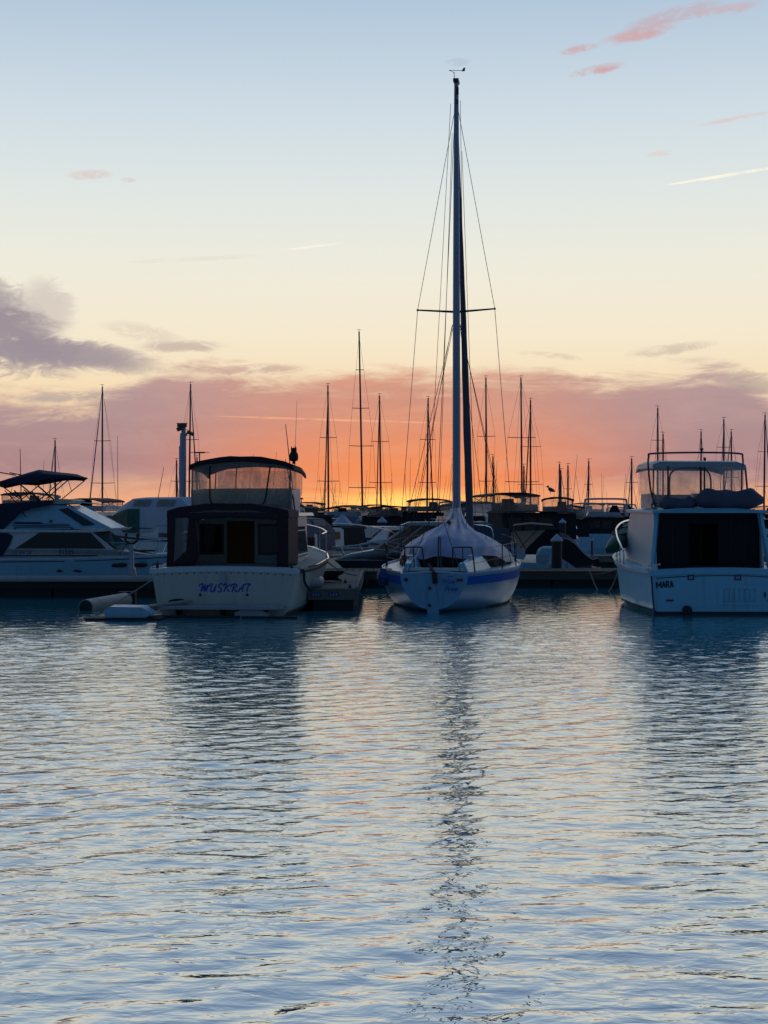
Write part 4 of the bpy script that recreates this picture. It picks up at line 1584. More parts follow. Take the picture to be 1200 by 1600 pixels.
    for x in (fx0 + 0.30, -0.21, -0.13, fx1 - 0.06):
        p = MB()
        p.tube([(x, 1.32, 2.2), (x, 1.32, zt + 0.02)], 0.019, 6)
        p.build('curtain_post', darkm, t)
    lp = MB()
    lp.tube(smoothpath([(-0.66, 2.6, 2.35), (-0.66, 2.6, 2.85), (-0.59, 2.6, 3.0), (-0.4, 2.6, 3.06), (0.0, 2.6, 3.06), (0.18, 2.6, 2.98), (0.24, 2.6, 2.8), (0.24, 2.6, 2.35)], 5), 0.02, 7)
    lp.build('frame_hoop', darkm, t, smooth=True)
    hoop = MB()
    hoop.tube(smoothpath([(fx0 - 0.02, 0.85, 2.20), (fx0 - 0.10, 1.0, 2.5), (fx0 - 0.13, 1.2, 3.0), (fx0 - 0.12, 1.25, 3.27), (fx0 - 0.02, 1.25, 3.34), (-0.25, 1.25, 3.36), (fx1 - 0.15, 1.25, 3.34), (fx1 - 0.06, 1.25, 3.27), (fx1 - 0.05, 1.25, 3.1)], 5), 0.02, 7)
    hoop.tube([(fx0 + 0.0, 1.35, 3.05), (fx0 - 0.07, 1.0, 2.25)], 0.016, 6)
    hoop.tube([(fx1 + 0.02, 1.35, 3.05), (fx1 + 0.04, 1.1, 2.2)], 0.022, 6)
    hoop.build('rail_hoop', darkm, t, smooth=True)
    lo = MB()
    lo.tube(smoothpath([(fx0 - 0.02, 0.75, 2.16), (fx0 - 0.10, 0.8, 2.18), (fx0 - 0.12, 0.8, 2.26), (fx0, 0.8, 2.28)], 4), 0.014, 6)
    lo.build('grab_loop', darkm, t, smooth=True)
    lamp = MB()
    lamp.lathe((-0.20, 1.25, 3.37), [(0.015, 0), (0.02, 0.04), (0.04, 0.05), (0.04, 0.08), (0.01, 0.09)], 8)
    lamp.build('riding_lamp', darkm, t, smooth=True)
    rad = MB()
    rad.lathe((0.2, 3.1, 3.16), [(0.08, 0), (0.08, 0.04), (0.03, 0.08), (0.03, 0.16)], 10)
    rad.build('radar_base', darkm, t, smooth=True)
    # steering console and seat inside the bridge
    cs = MB()
    cs.box((0.25, 3.3, 2.34), (0.7, 0.4, 0.35), taper=0.85)
    cs.build('helm_console', gel_grey, t)
    # bow rail, port and starboard
    for sd in (-1, 1):
        P = [h.pt(0.34, 0.93, sd, -0.05) + Vector((0, 0, 0.30)), h.pt(0.40, 0.94, sd, -0.05) + Vector((0, 0, 0.44)), h.pt(0.5, 0.99, sd, -0.04) + Vector((0, 0, 0.55)),
             h.pt(0.62, 1.06, sd, -0.05) + Vector((0, 0, 0.66)), h.pt(0.76, 1.16, sd, -0.05) + Vector((0, 0, 0.70)), h.pt(0.9, 1.27, sd, -0.05) + Vector((0, 0, 0.66)), h.pt(0.985, 1.34, sd, -0.01) + Vector((0, 0, 0.6))]
        b = MB()
        b.tube(smoothpath(P, 5), 0.02, 7)
        for k in (0, 1, 2, 4):
            b.tube([P[k], (P[k].x, P[k].y, 0.9)], 0.014, 6)
        b.build('bow_rail', chrome, t, smooth=True)
    return t, h


mara, mara_h = right_cruiser()


def kayak():
    t = thing('kayak', 'green plastic kayak slung across the foredeck rail of the right-hand cruiser', 'kayak', (0, 0, 0))
    a, b = Vector((5.16, 35.5, 1.12)), Vector((6.3, 38.4, 1.80))
    mb = MB()
    rings = []
    d = (b - a)
    side = Vector((d.y, -d.x, 0)).normalized()
    up = side.cross(d).normalized()
    if up.z < 0:
        up = -up
    for i in range(15):
        k = i / 14
        w = 0.23 * math.sin(math.pi * min(1, 0.02 + k * 0.98)) ** 0.8 + 0.012
        hh = 0.18 * math.sin(math.pi * min(1, 0.03 + k * 0.97)) ** 0.5 + 0.015
        c = a + d * k + up * (0.10 * (2 * k - 1) ** 2)
        rings.append([c + side * (w * math.cos(q / 12 * 6.283)) + up * (hh * math.sin(q / 12 * 6.283)) for q in range(12)])
    mb.loft(rings, close=True, cap0=True, cap1=True)
    mb.build('hull', green_p, t, smooth=True)
    ck = MB()
    c = a + d * 0.5 + up * 0.18
    ck.tube([c + d.normalized() * (0.42 * math.cos(q / 14 * 6.283)) + side * (0.2 * math.sin(q / 14 * 6.283)) for q in range(14)], 0.025, 6, closed=True)
    ck.build('cockpit_rim', rubber, t, smooth=True)


kayak()

# ------------------------------------------------------------------ side-on cruiser at the left edge


def left_cruiser():
    D = 42.0
    S_ = D / F
    # boat points to the right: local y runs along +X; starboard side faces the quay
    xs = (0 - 600) * S_ - 3.4
    t = thing('flybridge_cruiser', 'white side-on flybridge cruiser at the left edge, numbered 81535, navy bimini', 'motorboat', (xs, D + 1.45, 0), 90)
    Y = lambda px_: (px_ - 600) * S_ - xs
    Z = lambda py_: EYE - (py_ - 800) * S_
    h = Hull(9.6, [(0, 1.40, 0.80, -0.4), (0.3, 1.48, 0.80, -0.42), (0.55, 1.42, 0.82, -0.42), (0.75, 1.1, 0.88, -0.4), (0.9, 0.6, 0.96, -0.36), (1, 0.05, 1.03, -0.2)], chine=(0.10, 0.9), rake=1.3)
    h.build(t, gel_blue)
    h.band(t, 'hull_line', navy, -0.085, -0.06, 0.0, 0.98, 0.008)
    h.band(t, 'rub_rail', gel, -0.02, 0.03, 0.0, 0.99, 0.03)
    h.band(t, 'boot_top', navy, 0.02, 0.10, 0.0, 0.96, 0.006, rel=False)
    h.deck(t, gel, 0.0, 0.99, -0.01, 0.06)
    hw = 1.30
    # raised side decks and topsides between gunwale and window
    w = MB()
    prof = [(Y(-60), 0.80), (Y(-60), 1.06), (Y(5), Z(858)), (Y(165), Z(858)), (Y(205), Z(864)), (Y(262), Z(872)), (Y(272), 0.9), (Y(240), 0.84)]
    rings = []
    for k, x in ((0, -1.0), (1, 1.0)):
        rings.append([(x * hw * (1 - 0.45 * max(0, (a - Y(150)) / (Y(272) - Y(150)))), a, b) for a, b in prof])
    w.loft(rings, close=True, cap0=True, cap1=True)
    w.build('coachroof', gel, t)
    ln = MB()
    ln.beam((hw + 0.012, Y(-20), Z(868.5)), (hw + 0.012, Y(150), Z(868.5)), 0.012, 0.035)
    ln.build('cabin_line', navy, t)
    # cabin with the wedge window
    c = MB()
    c.prism([(-hw + 0.03, Y(-70), Z(858) - 0.02), (-hw + 0.03, Y(178), Z(858) - 0.02), (-hw + 0.03, Y(142), Z(831)), (-hw + 0.03, Y(-40), Z(831)), ], (2 * hw - 0.06, 0, 0))
    c.build('cabin', gel, t)
    for sx in (-1, 1):
        q = MB()
        q.prism([(sx * (hw - 0.02), a, b) for a, b in ((Y(22), Z(857)), (Y(60), Z(832)), (Y(139), Z(832)), (Y(164), Z(857.5)))], (sx * 0.015, 0, 0))
        q.build('side_window', glass_dark, t)
    fw = MB()
    fw.prism([(-hw + 0.08, Y(142) + 0.02, Z(832)), (hw - 0.08, Y(142) + 0.02, Z(832)), (hw - 0.08, Y(180), Z(858)), (-hw + 0.08, Y(180), Z(858))], (0, 0.02, 0.01))
    fw.build('windscreen', glass_dark, t)
    dk = MB()
    dk.prism([(hw + 0.0, a, b) for a, b in ((Y(-70), Z(890)), (Y(2), Z(868)), (Y(14), Z(850)), (Y(18), Z(838)), (Y(10), Z(833)), (Y(-70), Z(833)))], (0.012, 0, 0))
    dk.build('cockpit_curtain', canvas_navy, t)
    # brow and flybridge
    b_ = MB()
    b_.prism([(-hw - 0.04, a, b) for a, b in ((Y(-60), Z(831)), (Y(-60), Z(827)), (Y(120), Z(828)), (Y(182), Z(825)), (Y(176), Z(829)), (Y(140), Z(832)))], (2 * hw + 0.08, 0, 0))
    b_.build('brow', gel, t)
    fb = MB()
    fh0, fh1 = 1.24, 1.02
    prof = [(Y(-40), Z(828)), (Y(4), Z(828)), (Y(172), Z(825.5)), (Y(102), Z(790)), (Y(66), Z(789)), (Y(32), Z(798)), (Y(-40), Z(802))]
    rings = []
    for x in (-1, -0.92, 0.92, 1):
        rings.append([(x * (fh0 if b < 2 else fh1), a, b) for a, b in prof])
    fb.loft([[(x_ * (fh0 + (fh1 - fh0) * min(1, max(0, (b - Z(828)) / (Z(789) - Z(828))))), a, b) for a, b in prof] for x_ in (-1, 1)], close=True, cap0=True, cap1=True)
    fbo = fb.build('flybridge', gel_blue, t)

    def on_side(a, b, off):
        k = min(1, max(0, (b - Z(828)) / (Z(789) - Z(828))))
        return Vector((fh0 + (fh1 - fh0) * k + off, a, b))
    wp = MB()
    wp.prism([on_side(Y(p), Z(q), 0.005) for p, q in ((87, 796), (101, 793.5), (146, 819.5), (128, 822))], (0.014, 0, 0))
    wp.build('dark_panel', glass_dark, fbo)
    for pts in (((17, 819), (20, 815.5), (60, 815.5), (65, 818.5), (104, 818.5), (104, 819.5)), ((16, 822), (16, 820.6), (107, 820.6), (107, 822))):
        st = MB()
        st.prism([on_side(Y(p), Z(q), 0.004) for p, q in pts], (0.010, 0, 0))
        st.build('stripe', navy, fbo)
    bdg = MB()
    cc = on_side(Y(76), Z(814.5), 0.0)
    bdg.tube([cc, cc + Vector((0.03, 0, 0))], 0.045, 12)
    bdg.build('round_badge', glass_green, fbo)
    rl = MB()
    rl.tube(smoothpath([on_side(Y(22), Z(827), 0.0), on_side(Y(26), Z(824), 0.06), on_side(Y(105), Z(824), 0.06), on_side(Y(108), Z(827), 0.0)], 4), 0.012, 6)
    rl.build('grab_rail', darkm, fbo, smooth=True)
    # dark canvas over the aft end of the bridge
    dc = MB()
    dc.prism([(-1.10, a, b) for a, b in ((Y(-60), Z(827)), (Y(2), Z(827)), (Y(32), Z(797)), (Y(75), Z(789)), (Y(78), Z(781)), (Y(30), Z(785)), (Y(-60), Z(790)))], (2.36, 0, 0))
    dc.build('bridge_cover', canvas_navy, t)
    vz = MB()
    vz.prism([(-0.95, a, b) for a, b in ((Y(76), Z(788)), (Y(99), Z(787)), (Y(107), Z(781.5)), (Y(98), Z(779.5)), (Y(79), Z(779)))], (1.9, 0, 0))
    vz.build('windshield_cowl', gel_cream, t)
    hn = MB()
    hn.ball((0.5, Y(78), Z(776)), 0.09, 8, 5, (1, 1.2, 0.6))
    hn.build('horn', gel, t, smooth=True)
    wb = MB()
    wb.tube([on_side(Y(100), Z(789), -0.2), on_side(Y(118), Z(796), 0.02)], 0.012, 6)
    wb.build('wiper', darkm, t)
    # bimini: cloth and crossed legs
    bm = MB()
    top = [(-30, 757), (0, 747), (30, 738), (50, 732.5), (68, 735), (85, 737), (97, 738), (107, 742)]
    bot = [(-30, 761), (0, 754.5), (25, 756), (45, 753), (70, 748), (88, 747.5), (103, 748.5), (109.5, 744)]
    rings = []
    for (a, b), (c_, d_) in zip(top, bot):
        zt_, zb_ = Z(b), Z(d_)
        rings.append([(-1.12, Y(c_), zb_), (-1.10, Y(a), zb_ + 0.6 * (zt_ - zb_)), (-0.6, Y(a), zt_), (0.6, Y(a), zt_), (1.10, Y(a), zb_ + 0.6 * (zt_ - zb_)), (1.12, Y(c_), zb_)])
    bm.loft(rings)
    bim = bm.build('bimini_top', canvas_navy, t, smooth=True, thick=0.03, angle=70)
    for (a, b, c_, d_, rr) in ((27, 757, 57, 782, 0.030), (28, 781, 67, 748, 0.020), (104, 748, 67, 779, 0.020), (3, 763, 29, 782, 0.022), (-20, 735, 19, 742, 0.022), (2, 766, 20, 786, 0.018), (17, 766, 27, 778, 0.026), (44, 742, 50, 761, 0.012), (77, 748, 83, 765, 0.012)):
        for sx in (-1, 1):
            p = MB()
            p.tube([(sx * 1.08, Y(a), Z(b)), (sx * 1.0, Y(c_), Z(d_))], rr * 0.8, 6)
            p.build('bimini_leg', darkm, bim)
    wa = MB()
    wa.tube([(1.05, Y(28), Z(796)), (1.05, Y(26), Z(700))], [0.02, 0.008], 6)
    wa.tube([(1.1, Y(28), Z(796)), (1.15, Y(36), Z(808))], 0.012, 6)
    wa.build('antenna', alu, t)
    lettering('model_lettering', 'LEEDER 28', 0.115, letter_black, t, (hw + 0.014, Y(29), Z(864.5)), (R(90), 0, R(90)), shear=0.35, sx=1.15)
    lettering('registration_number', '81535', 0.20, letter_black, t, (hw + 0.014, Y(102), Z(863)), (R(90), 0, R(90)), sx=0.82)
    for a, b in ((172, 195), (207, 226)):
        po = MB()
        yc0, yc1 = Y(a), Y(b)
        ring = []
        for q in range(16):
            an = q / 16 * 6.283
            ring.append((1.0, 0.5 * (yc0 + yc1) + (yc1 - yc0) / 2 * math.copysign(abs(math.cos(an)) ** 0.5, math.cos(an)), Z(884) + 0.055 * math.copysign(abs(math.sin(an)) ** 0.6, math.sin(an))))
        tt = (0.5 * (yc0 + yc1)) / 9.6
        xx = h.half(min(0.99, tt * 1.0), Z(884))
        po.prism([(xx - 0.03, p[1], p[2]) for p in ring], (0.075, -0.02, 0))
        po.build('porthole', glass_dark, t)
    for (x0, x1) in ((86, 98), (112, 128)):
        sc = MB()
        sc.prism([(h.half(0.5, 0.6) + 0.012, Y(a), Z(b)) for a, b in ((x0, 893), (x0 + 5, 890), (x1, 892), (x1 - 4, 895))], (0.006, 0, 0))
        sc.build('scuff_mark', letter_black, t)
    # bow rail
    for sx in (-1, 1):
        br = MB()
        P = [(sx * 1.2, Y(128), Z(870)), (sx * 1.22, Y(150), Z(851)), (sx * 1.15, Y(190), Z(848)), (sx * 0.95, Y(235), Z(845)), (sx * 0.4, Y(270), Z(842)), (0, Y(280), Z(841))]
        br.tube(smoothpath(P, 4), 0.014, 6)
        br.tube([(sx * 1.1, Y(184), Z(870)), (sx * 1.15, Y(197), Z(848))], 0.012, 6)
        br.tube([(sx * 0.8, Y(236), Z(868)), (sx * 0.9, Y(245), Z(845))], 0.012, 6)
        br.build('bow_rail', chrome, t, smooth=True)
    ht = MB()
    ht.box((0, Y(215), Z(864) + 0.03), (0.7, 0.6, 0.05))
    ht.build('deck_hatch', glass_dark, t)
    an = MB()
    an.box((0, Y(262), Z(866)), (0.2, 0.7, 0.08), Matrix.Rotation(R(35), 3, 'X'))
    an.build('anchor_roller', gel_grey, t)
    return t


left_cruiser()

# ------------------------------------------------------------------ posts on the docks


def mooring_post():
    w = at(205, 905, 37.75)
    t = thing('mooring_post', 'metal dock post with a forked top in front of the side-on cruiser', 'post', (w.x, 37.75, 0.46))
    S_ = 37.75 / F
    p = MB()
    p.prism([(-7 * S_, 0, 0), (8 * S_, 0, 0), (6 * S_, 0, 0.22), (3.3 * S_, 0, 0.30), (3.3 * S_, 0, 0.85), (-3.3 * S_, 0, 0.85), (-3.3 * S_, 0, 0.30), (-6 * S_, 0, 0.1)], (0, 0.12, 0))
    p.build('column', gel_grey, t)
    f = MB()
    f.tube(smoothpath([(-0.13, 0.06, 1.08), (-0.15, 0.06, 0.96), (-0.08, 0.06, 0.88), (0, 0.06, 0.86), (0.09, 0.06, 0.90), (0.15, 0.06, 0.98), (0.14, 0.06, 1.06)], 4), 0.035, 8)
    f.ball((0.16, 0.06, 1.07), 0.06, 8, 5)
    f.ball((-0.13, 0.06, 1.09), 0.04, 8, 5)
    f.build('fork', darkm, t, smooth=True)
    b = MB()
    b.tube([(-0.08, 0.02, 0.72), (0.10, 0.02, 0.72)], 0.02, 6)
    b.build('pin', darkm, t)
    st = MB()
    st.tube([(-0.05, -0.02, 0.90), (-0.28, -0.05, 0.62)], 0.01, 5)
    st.build('strap', rope_d, t)


mooring_post()


def camera_pole():
    D = 52.0
    S_ = D / F
    w = at(286, 0, D)
    t = thing('camera_pole', 'tall pale pole with security cameras on top, behind the cream cruiser', 'pole', (w.x, D, 0))
    Z = lambda py_: EYE - (py_ - 800) * S_
    p = MB()
    p.lathe((0, 0, -0.3), [(0.11, 0), (0.11, Z(681) + 0.3)], 14)
    p.build('shaft', alu_pale, t, smooth=True)
    c = MB()
    c.box((-0.10, 0, (Z(697)) / 2 + .3), (0.06, 0.08, Z(697) - .6))
    c.build('conduit', alu_pale, t)
    j = MB()
    j.box((0.02, 0, Z(672)), (0.14, 0.14, 0.42))
    j.box((0.03, 0, Z(679)), (0.24, 0.12, 0.09))
    j.build('mount', gel_grey, t)
    for (xx, yy, zz, sx, rz) in ((-0.02, -0.10, Z(665), 0.32, 0), (-0.10, -0.12, Z(671), 0.18, 20), (0.26, -0.10, Z(677.5), 0.24, -25)):
        k = MB()
        k.box((xx, yy, zz), (sx, 0.14, 0.10), Matrix.Rotation(R(-rz), 3, 'Y'))
        k.box((xx, yy, zz + 0.07), (sx + 0.04, 0.17, 0.02), Matrix.Rotation(R(-rz), 3, 'Y'))
        k.build('camera', alu, t)


camera_pole()


def pile(x, ytop, D, label, r_px, body=dock_dark, group='capped mooring piles'):
    """round timber pile with a conical pale cap"""
    S_ = D / F
    w = at(x, ytop, D)
    rr = r_px * S_
    t = thing('mooring_pile', label, 'pile', (w.x, D, 0), 0, group)
    zc = w.z - rr * 1.05
    p = MB()
    p.lathe((0, 0, -0.5), [(rr * 0.93, 0), (rr * 0.95, 0.6), (rr * 0.9, zc + 0.5)], 14)
    p.build('shaft', body, t, smooth=True)
    c = MB()
    c.lathe((0, 0, zc - rr * 0.25), [(rr * 1.08, 0), (rr * 1.08, rr * 0.25), (rr * 0.1, rr * 1.25), (0.01, rr * 1.3)], 14)
    c.build('cap', canvas_white, t, smooth=True, angle=30)
    b = MB()
    b.lathe((0, 0, zc - 0.9), [(rr * 0.98, 0), (rr * 0.98, 0.07)], 14)
    b.build('band', rubber, t)
    return t


pile(870, 834, 44.85, 'thick capped timber pile standing at the dock edge right of the sloop', 9)
pile(535, 803, 58, 'pale-capped pile behind the bow of the cream cruiser, left one of a pair', 14)
pile(597, 807, 66, 'pale-capped pile left of the sloop tarpaulin, right one of a pair', 7)
pile(879, 810, 60, 'small pale-capped pile behind the thick dock-edge pile', 5.5)

# ------------------------------------------------------------------ ropes, hoses and the floats beside the cream cruiser
rope('mooring_line', 'pale mooring line from the cream cruiser bow down to the finger float', sag(at(505, 871, 36.5), at(557, 899, 37.0), 0.10), 0.016)
rope('mooring_line', 'drooping line between the sloop stern and the finger float', sag(at(556, 921, 32.9), at(622, 912, 33.4), 0.28), 0.013)
rope('shore_hose', 'black shore cable hanging from the cream cruiser stern to the finger float', smoothpath([at(466, 889, 31.4), at(474, 892, 31.6), at(476, 910, 31.9), at(484, 920, 32.5), at(492, 919, 33.0)], 5), 0.03, rope_d)
rope('mooring_line', 'line from the cream cruiser stern to the white float on the left', [at(240, 905, 31.3), at(150, 962, 29.9)], 0.012)
rope('mooring_line', 'slack loop of line at the dock before the right-hand cruiser', sag(at(922, 893, 42.2), at(970, 876, 40), 0.75, 14), 0.018)
rope('mooring_line', 'brown line stretched along the dock top to the right-hand cruiser', sag(at(915, 897, 42.1), at(978, 885, 36), 0.06), 0.016, brown_cloth)


def floats_left():
    # long white roller tube, half sunk, and a white float with a blue-grey cushion, left of the cream cruiser
    a, b = at(134, 949, 32.6), at(196, 938, 34.6)
    t = thing('fender_tube', 'long white tube fender lying low over the water left of the cream cruiser', 'fender', (a.x, a.y, 0))
    o = Vector((a.x, a.y, 0))
    m_ = MB()
    m_.tube([a - o, b - o], 0.17, 16)
    m_.build('tube', fender_w, t, smooth=True)
    e = MB()
    d = (a - b).normalized()
    e.tube([a - o + d * 0.005, a - o + d * 0.02], 0.15, 16)
    e.build('end_cap', rubber, t)
    s_ = MB()
    s_.box((b.x - o.x, b.y - o.y + 0.2, 0.05), (0.4, 0.25, 0.5))
    s_.build('bracket', dock_dark, t)
    # low float
    c = at(205, 968, 29.9)
    f = thing('float', 'low white float with a blue-grey pad, awash left of the cream cruiser stern', 'float', (c.x, c.y, 0))
    k = MB()
    k.prism([(-0.85, -0.20, 0.0), (0.6, -0.20, 0.0), (0.6, 0.5, 0.0), (-0.75, 0.5, 0.0), (-0.95, 0.1, 0.0)], (0, 0, 0.045))
    k.build('deck_board', rubber, f)
    c2 = MB()
    c2.prism([(-0.50, -0.08, 0.05), (0.30, -0.08, 0.05), (0.42, -0.08, 0.12), (0.22, -0.08, 0.25), (-0.40, -0.08, 0.26), (-0.52, -0.08, 0.18)], (0.03, 0.40, 0.02))
    c2.build('pad', gel_blue, f, smooth=True)
    w = MB()
    for i in range(3):
        w.beam((0.0 + i * 0.05, 0.5 + 0.16 * i, 0.20 - i * 0.03), (0.95 + i * 0.05, 1.3 + 0.1 * i, 0.30 - i * 0.03), 0.10, 0.04)
    w.build('side_bar', fender_w, f)


floats_left()

# ------------------------------------------------------------------ boats beyond the docks


def cruiser(label, x, D, head=0.0, beam=3.0, L=8.5, zt=2.9, fb=0.8, z1=1.9, hullm=None, cloth=None, top='bimini', win=None, dark_aft=True, antenna=0, stripe=None, rail=True, group='motorboats moored beyond the docks', film_m=None, radar=False, slope=0.5):
    """motorboat: hull, deck, cabin with windows, cockpit curtain, cloth top on legs with clear curtains"""
    hullm = hullm or gel
    cloth = cloth or canvas_maroon
    film_m = film_m or vinyl_light
    w = at(x, 800, D)
    t = thing('motor_cruiser', label, 'motorboat', (w.x, D, 0), head, group)
    b = beam / 2
    h = Hull(L, [(0, b * 0.92, fb, -0.35), (0.3, b, fb * 1.02, -0.35), (0.55, b * 0.98, fb * 1.12, -0.35), (0.78, b * 0.72, fb * 1.28, -0.3), (0.92, b * 0.34, fb * 1.42, -0.25), (1, 0.04, fb * 1.5, -0.15)], chine=(0.08, 0.9), rake=1.0)
    h.build(t, hullm)
    h.band(t, 'rub_rail', darkm if stripe is None else stripe, -0.12, -0.05, 0, 0.99, 0.025)
    h.deck(t, gel_grey, 0.2, 0.99, -0.01, 0.05)
    h.deck(t, inside, 0.0, 0.26, -0.3, 0.0, 'cockpit_sole', 3)
    hw = b * 0.84
    y0, y1 = L * 0.24, L * 0.66
    c = MB()
    c.loft([[(-hw, y0, fb), (-hw * 0.97, y0, z1), (hw * 0.97, y0, z1), (hw, y0, fb)], [(-hw, y1 * 0.92, fb + 0.05), (-hw * 0.9, y1 * 0.86, z1), (hw * 0.9, y1 * 0.86, z1), (hw, y1 * 0.92, fb + 0.05)],
            [(-hw * 0.7, y1 + 0.6, fb + 0.12), (-hw * 0.7, y1 + 0.5, fb + 0.2), (hw * 0.7, y1 + 0.5, fb + 0.2), (hw * 0.7, y1 + 0.6, fb + 0.12)]], cap0=True, cap1=True)
    c.build('cabin', gel, t)
    for sx in (-1, 1):
        q = MB()
        q.prism([(sx * (hw + 0.012), a, z) for a, z in ((y0 + 0.25, fb + 0.3), (y1 * 0.86, fb + 0.34), (y1 * 0.80, z1 - 0.14), (y0 + 0.25, z1 - 0.14))], (sx * 0.012, 0, 0))
        q.build('side_window', glass_dark, t)
    ws = MB()
    ws.prism([(-hw * 0.84, y1 * 0.865, z1 - 0.06), (hw * 0.84, y1 * 0.865, z1 - 0.06), (hw * 0.72, y1 + 0.38, fb + 0.30), (-hw * 0.72, y1 + 0.38, fb + 0.30)], (0, 0.05, 0.05))
    ws.build('windscreen', glass_dark, t)
    aft = canvas_black if dark_aft else film_m
    ac = MB()
    ac.prism([(-hw, 0.35, fb), (hw, 0.35, fb), (hw * 0.94, 0.55, z1 - 0.02), (-hw * 0.94, 0.55, z1 - 0.02)], (0, 0.02, 0))
    acp = ac.build('aft_curtain', aft, t)
    if dark_aft and win:
        for (xa, xb) in ((-0.78, -0.3), (-0.22, 0.22), (0.3, 0.78)):
            pw = MB()
            pw.prism([(xa * hw, 0.40, fb + 0.3), (xb * hw, 0.40, fb + 0.3), (xb * hw, 0.50, z1 - 0.2), (xa * hw, 0.50, z1 - 0.2)], (0, -0.02, 0))
            pw.build('window', win, acp)
    ct = MB()
    ct.loft([[(-hw * 0.98, 0.4, z1 - 0.03), (-hw * 0.9, 0.4, z1 + 0.05), (hw * 0.9, 0.4, z1 + 0.05), (hw * 0.98, 0.4, z1 - 0.03)], [(-hw, y0 + 0.1, z1 - 0.02), (-hw * 0.9, y0 + 0.1, z1 + 0.07), (hw * 0.9, y0 + 0.1, z1 + 0.07), (hw, y0 + 0.1, z1 - 0.02)]])
    ct.build('cockpit_canopy', cloth, t, thick=0.03)
    for sx in (-1, 1):
        side_panel(t, 'side_curtain', aft, [(0.38, fb), (y0, fb), (y0, z1), (0.55, z1 - 0.02)], sx * hw * 0.97, 0.01)
    if top == 'bimini':
        bw = hw * 0.86
        ya, yb = y0 - 0.1, y1 * 0.82
        co = MB()
        ro = [(-bw, ya + 0.1), (-bw, yb - 0.5), (-bw + 0.3, yb), (bw - 0.3, yb), (bw, yb - 0.5), (bw, ya + 0.1)]
        zc = z1 + min(0.42, (zt - z1) * 0.42)
        co.loft([[(a, y, z1 + 0.02) for a, y in ro], [(a * 0.98, y + 0.05, zc) for a, y in ro]])
        co.build('flybridge_coaming', gel_grey, t, thick=0.04)
        canopy(t, 'bimini_top', cloth, bw + 0.04, ya, yb, zt - 0.12, zt, 0.03, valance=0.06, front_drop=0.05)
        back_panel(t, 'clear_curtain', film_m, [(-bw, z1 + 0.05), (bw, z1 + 0.05), (bw - 0.02, zt - 0.12), (-bw + 0.02, zt - 0.12)], ya + 0.03, 0.004)
        for sx in (-1, 1):
            side_panel(t, 'clear_curtain', film_m, [(ya + 0.05, z1 + 0.05), (yb, zc), (yb - slope, zt - 0.12), (ya + 0.05, zt - 0.12)], sx * bw, 0.004)
            for (pa, pb) in ((ya + 0.05, ya + 0.05), (yb - 0.3, ya + 0.7), (ya + 0.5, yb - 0.2)):
                lg = MB()
                lg.tube([(sx * (bw - 0.03), pa, zc - 0.05), (sx * (bw - 0.03), pb, zt - 0.12)], 0.016, 5)
                lg.build('canopy_leg', darkm, t)
        st = MB()
        st.box((0.2, (ya + yb) / 2, zc - 0.02), (0.5, 0.4, 0.5), taper=0.8)
        st.build('helm_seat', canvas_grey, t)
    elif top == 'arch':
        bw = hw * 0.9
        for yy, zz in ((y0 - 0.3, zt), (y0 + 1.0, zt - 0.28)):
            a = MB()
            a.tube(smoothpath([(-bw, yy - 0.3, z1), (-bw * 0.97, yy - 0.1, zz - 0.2), (-bw * 0.86, yy, zz - 0.03), (0, yy, zz), (bw * 0.86, yy, zz - 0.03), (bw * 0.97, yy - 0.1, zz - 0.2), (bw, yy - 0.3, z1)], 5), 0.055, 8)
            a.build('radar_arch', gel_grey, t, smooth=True)
        co = MB()
        co.box((0, y0 + 1.2, z1 + 0.16), (bw * 1.7, 1.6, 0.3), taper=0.85)
        co.build('flybridge_coaming', gel_grey, t)
        st = MB()
        st.loft([[(0.25, y0 + 0.5, z1 + 0.25), (0.95, y0 + 0.5, z1 + 0.25), (0.95, y0 + 0.9, z1 + 0.25), (0.25, y0 + 0.9, z1 + 0.25)], [(0.45, y0 + 0.6, z1 + 0.68), (0.75, y0 + 0.6, z1 + 0.68), (0.75, y0 + 0.75, z1 + 0.68), (0.45, y0 + 0.75, z1 + 0.68)]], close=True, cap1=True)
        st.build('covered_seat', canvas_black, t)
        back_panel(t, 'clear_curtain', film_m, rect(-bw * 0.9, bw * 0.9, z1 + 0.25, zt - 0.35), y0 + 1.0, 0.004)
    elif top == 'dome':
        dm = MB()
        rings = []
        bw = hw * 0.98
        for k in range(9):
            v = k / 8
            yy = 0.3 + (y1 + 0.1 - 0.3) * v
            zz = z1 + (zt - z1) * (min(1, v * 6 + 0.55) if v < 0.62 else max(0.0, 1 - ((v - 0.62) / 0.38) ** 1.4))
            wv = bw * (1.0 if v < 0.62 else 1 - 0.25 * (v - 0.62) / 0.38)
            rings.append([(-wv, yy, fb + 0.15), (-wv * 0.98, yy, fb + 0.15 + (zz - fb) * 0.62), (-wv * 0.82, yy, zz - 0.05), (-wv * 0.3, yy, zz), (wv * 0.3, yy, zz), (wv * 0.82, yy, zz - 0.05), (wv * 0.98, yy, fb + 0.15 + (zz - fb) * 0.62), (wv, yy, fb + 0.15)])
        dm.loft(rings, cap0=True)
        dm.build('canvas_enclosure', cloth, t, smooth=True, thick=0.02)
        gw = MB()                                                            # wrap-round screen under the cloth, proud of it
        g0 = [[Vector((p[0] * 1.03, p[1] + 0.04, p[2])) for p in r_] for r_ in rings[4:]]
        gw.loft([[r_[0], r_[0].lerp(r_[1], 0.95)] for r_ in g0])
        gw.loft([[r_[7], r_[7].lerp(r_[6], 0.95)] for r_ in g0])
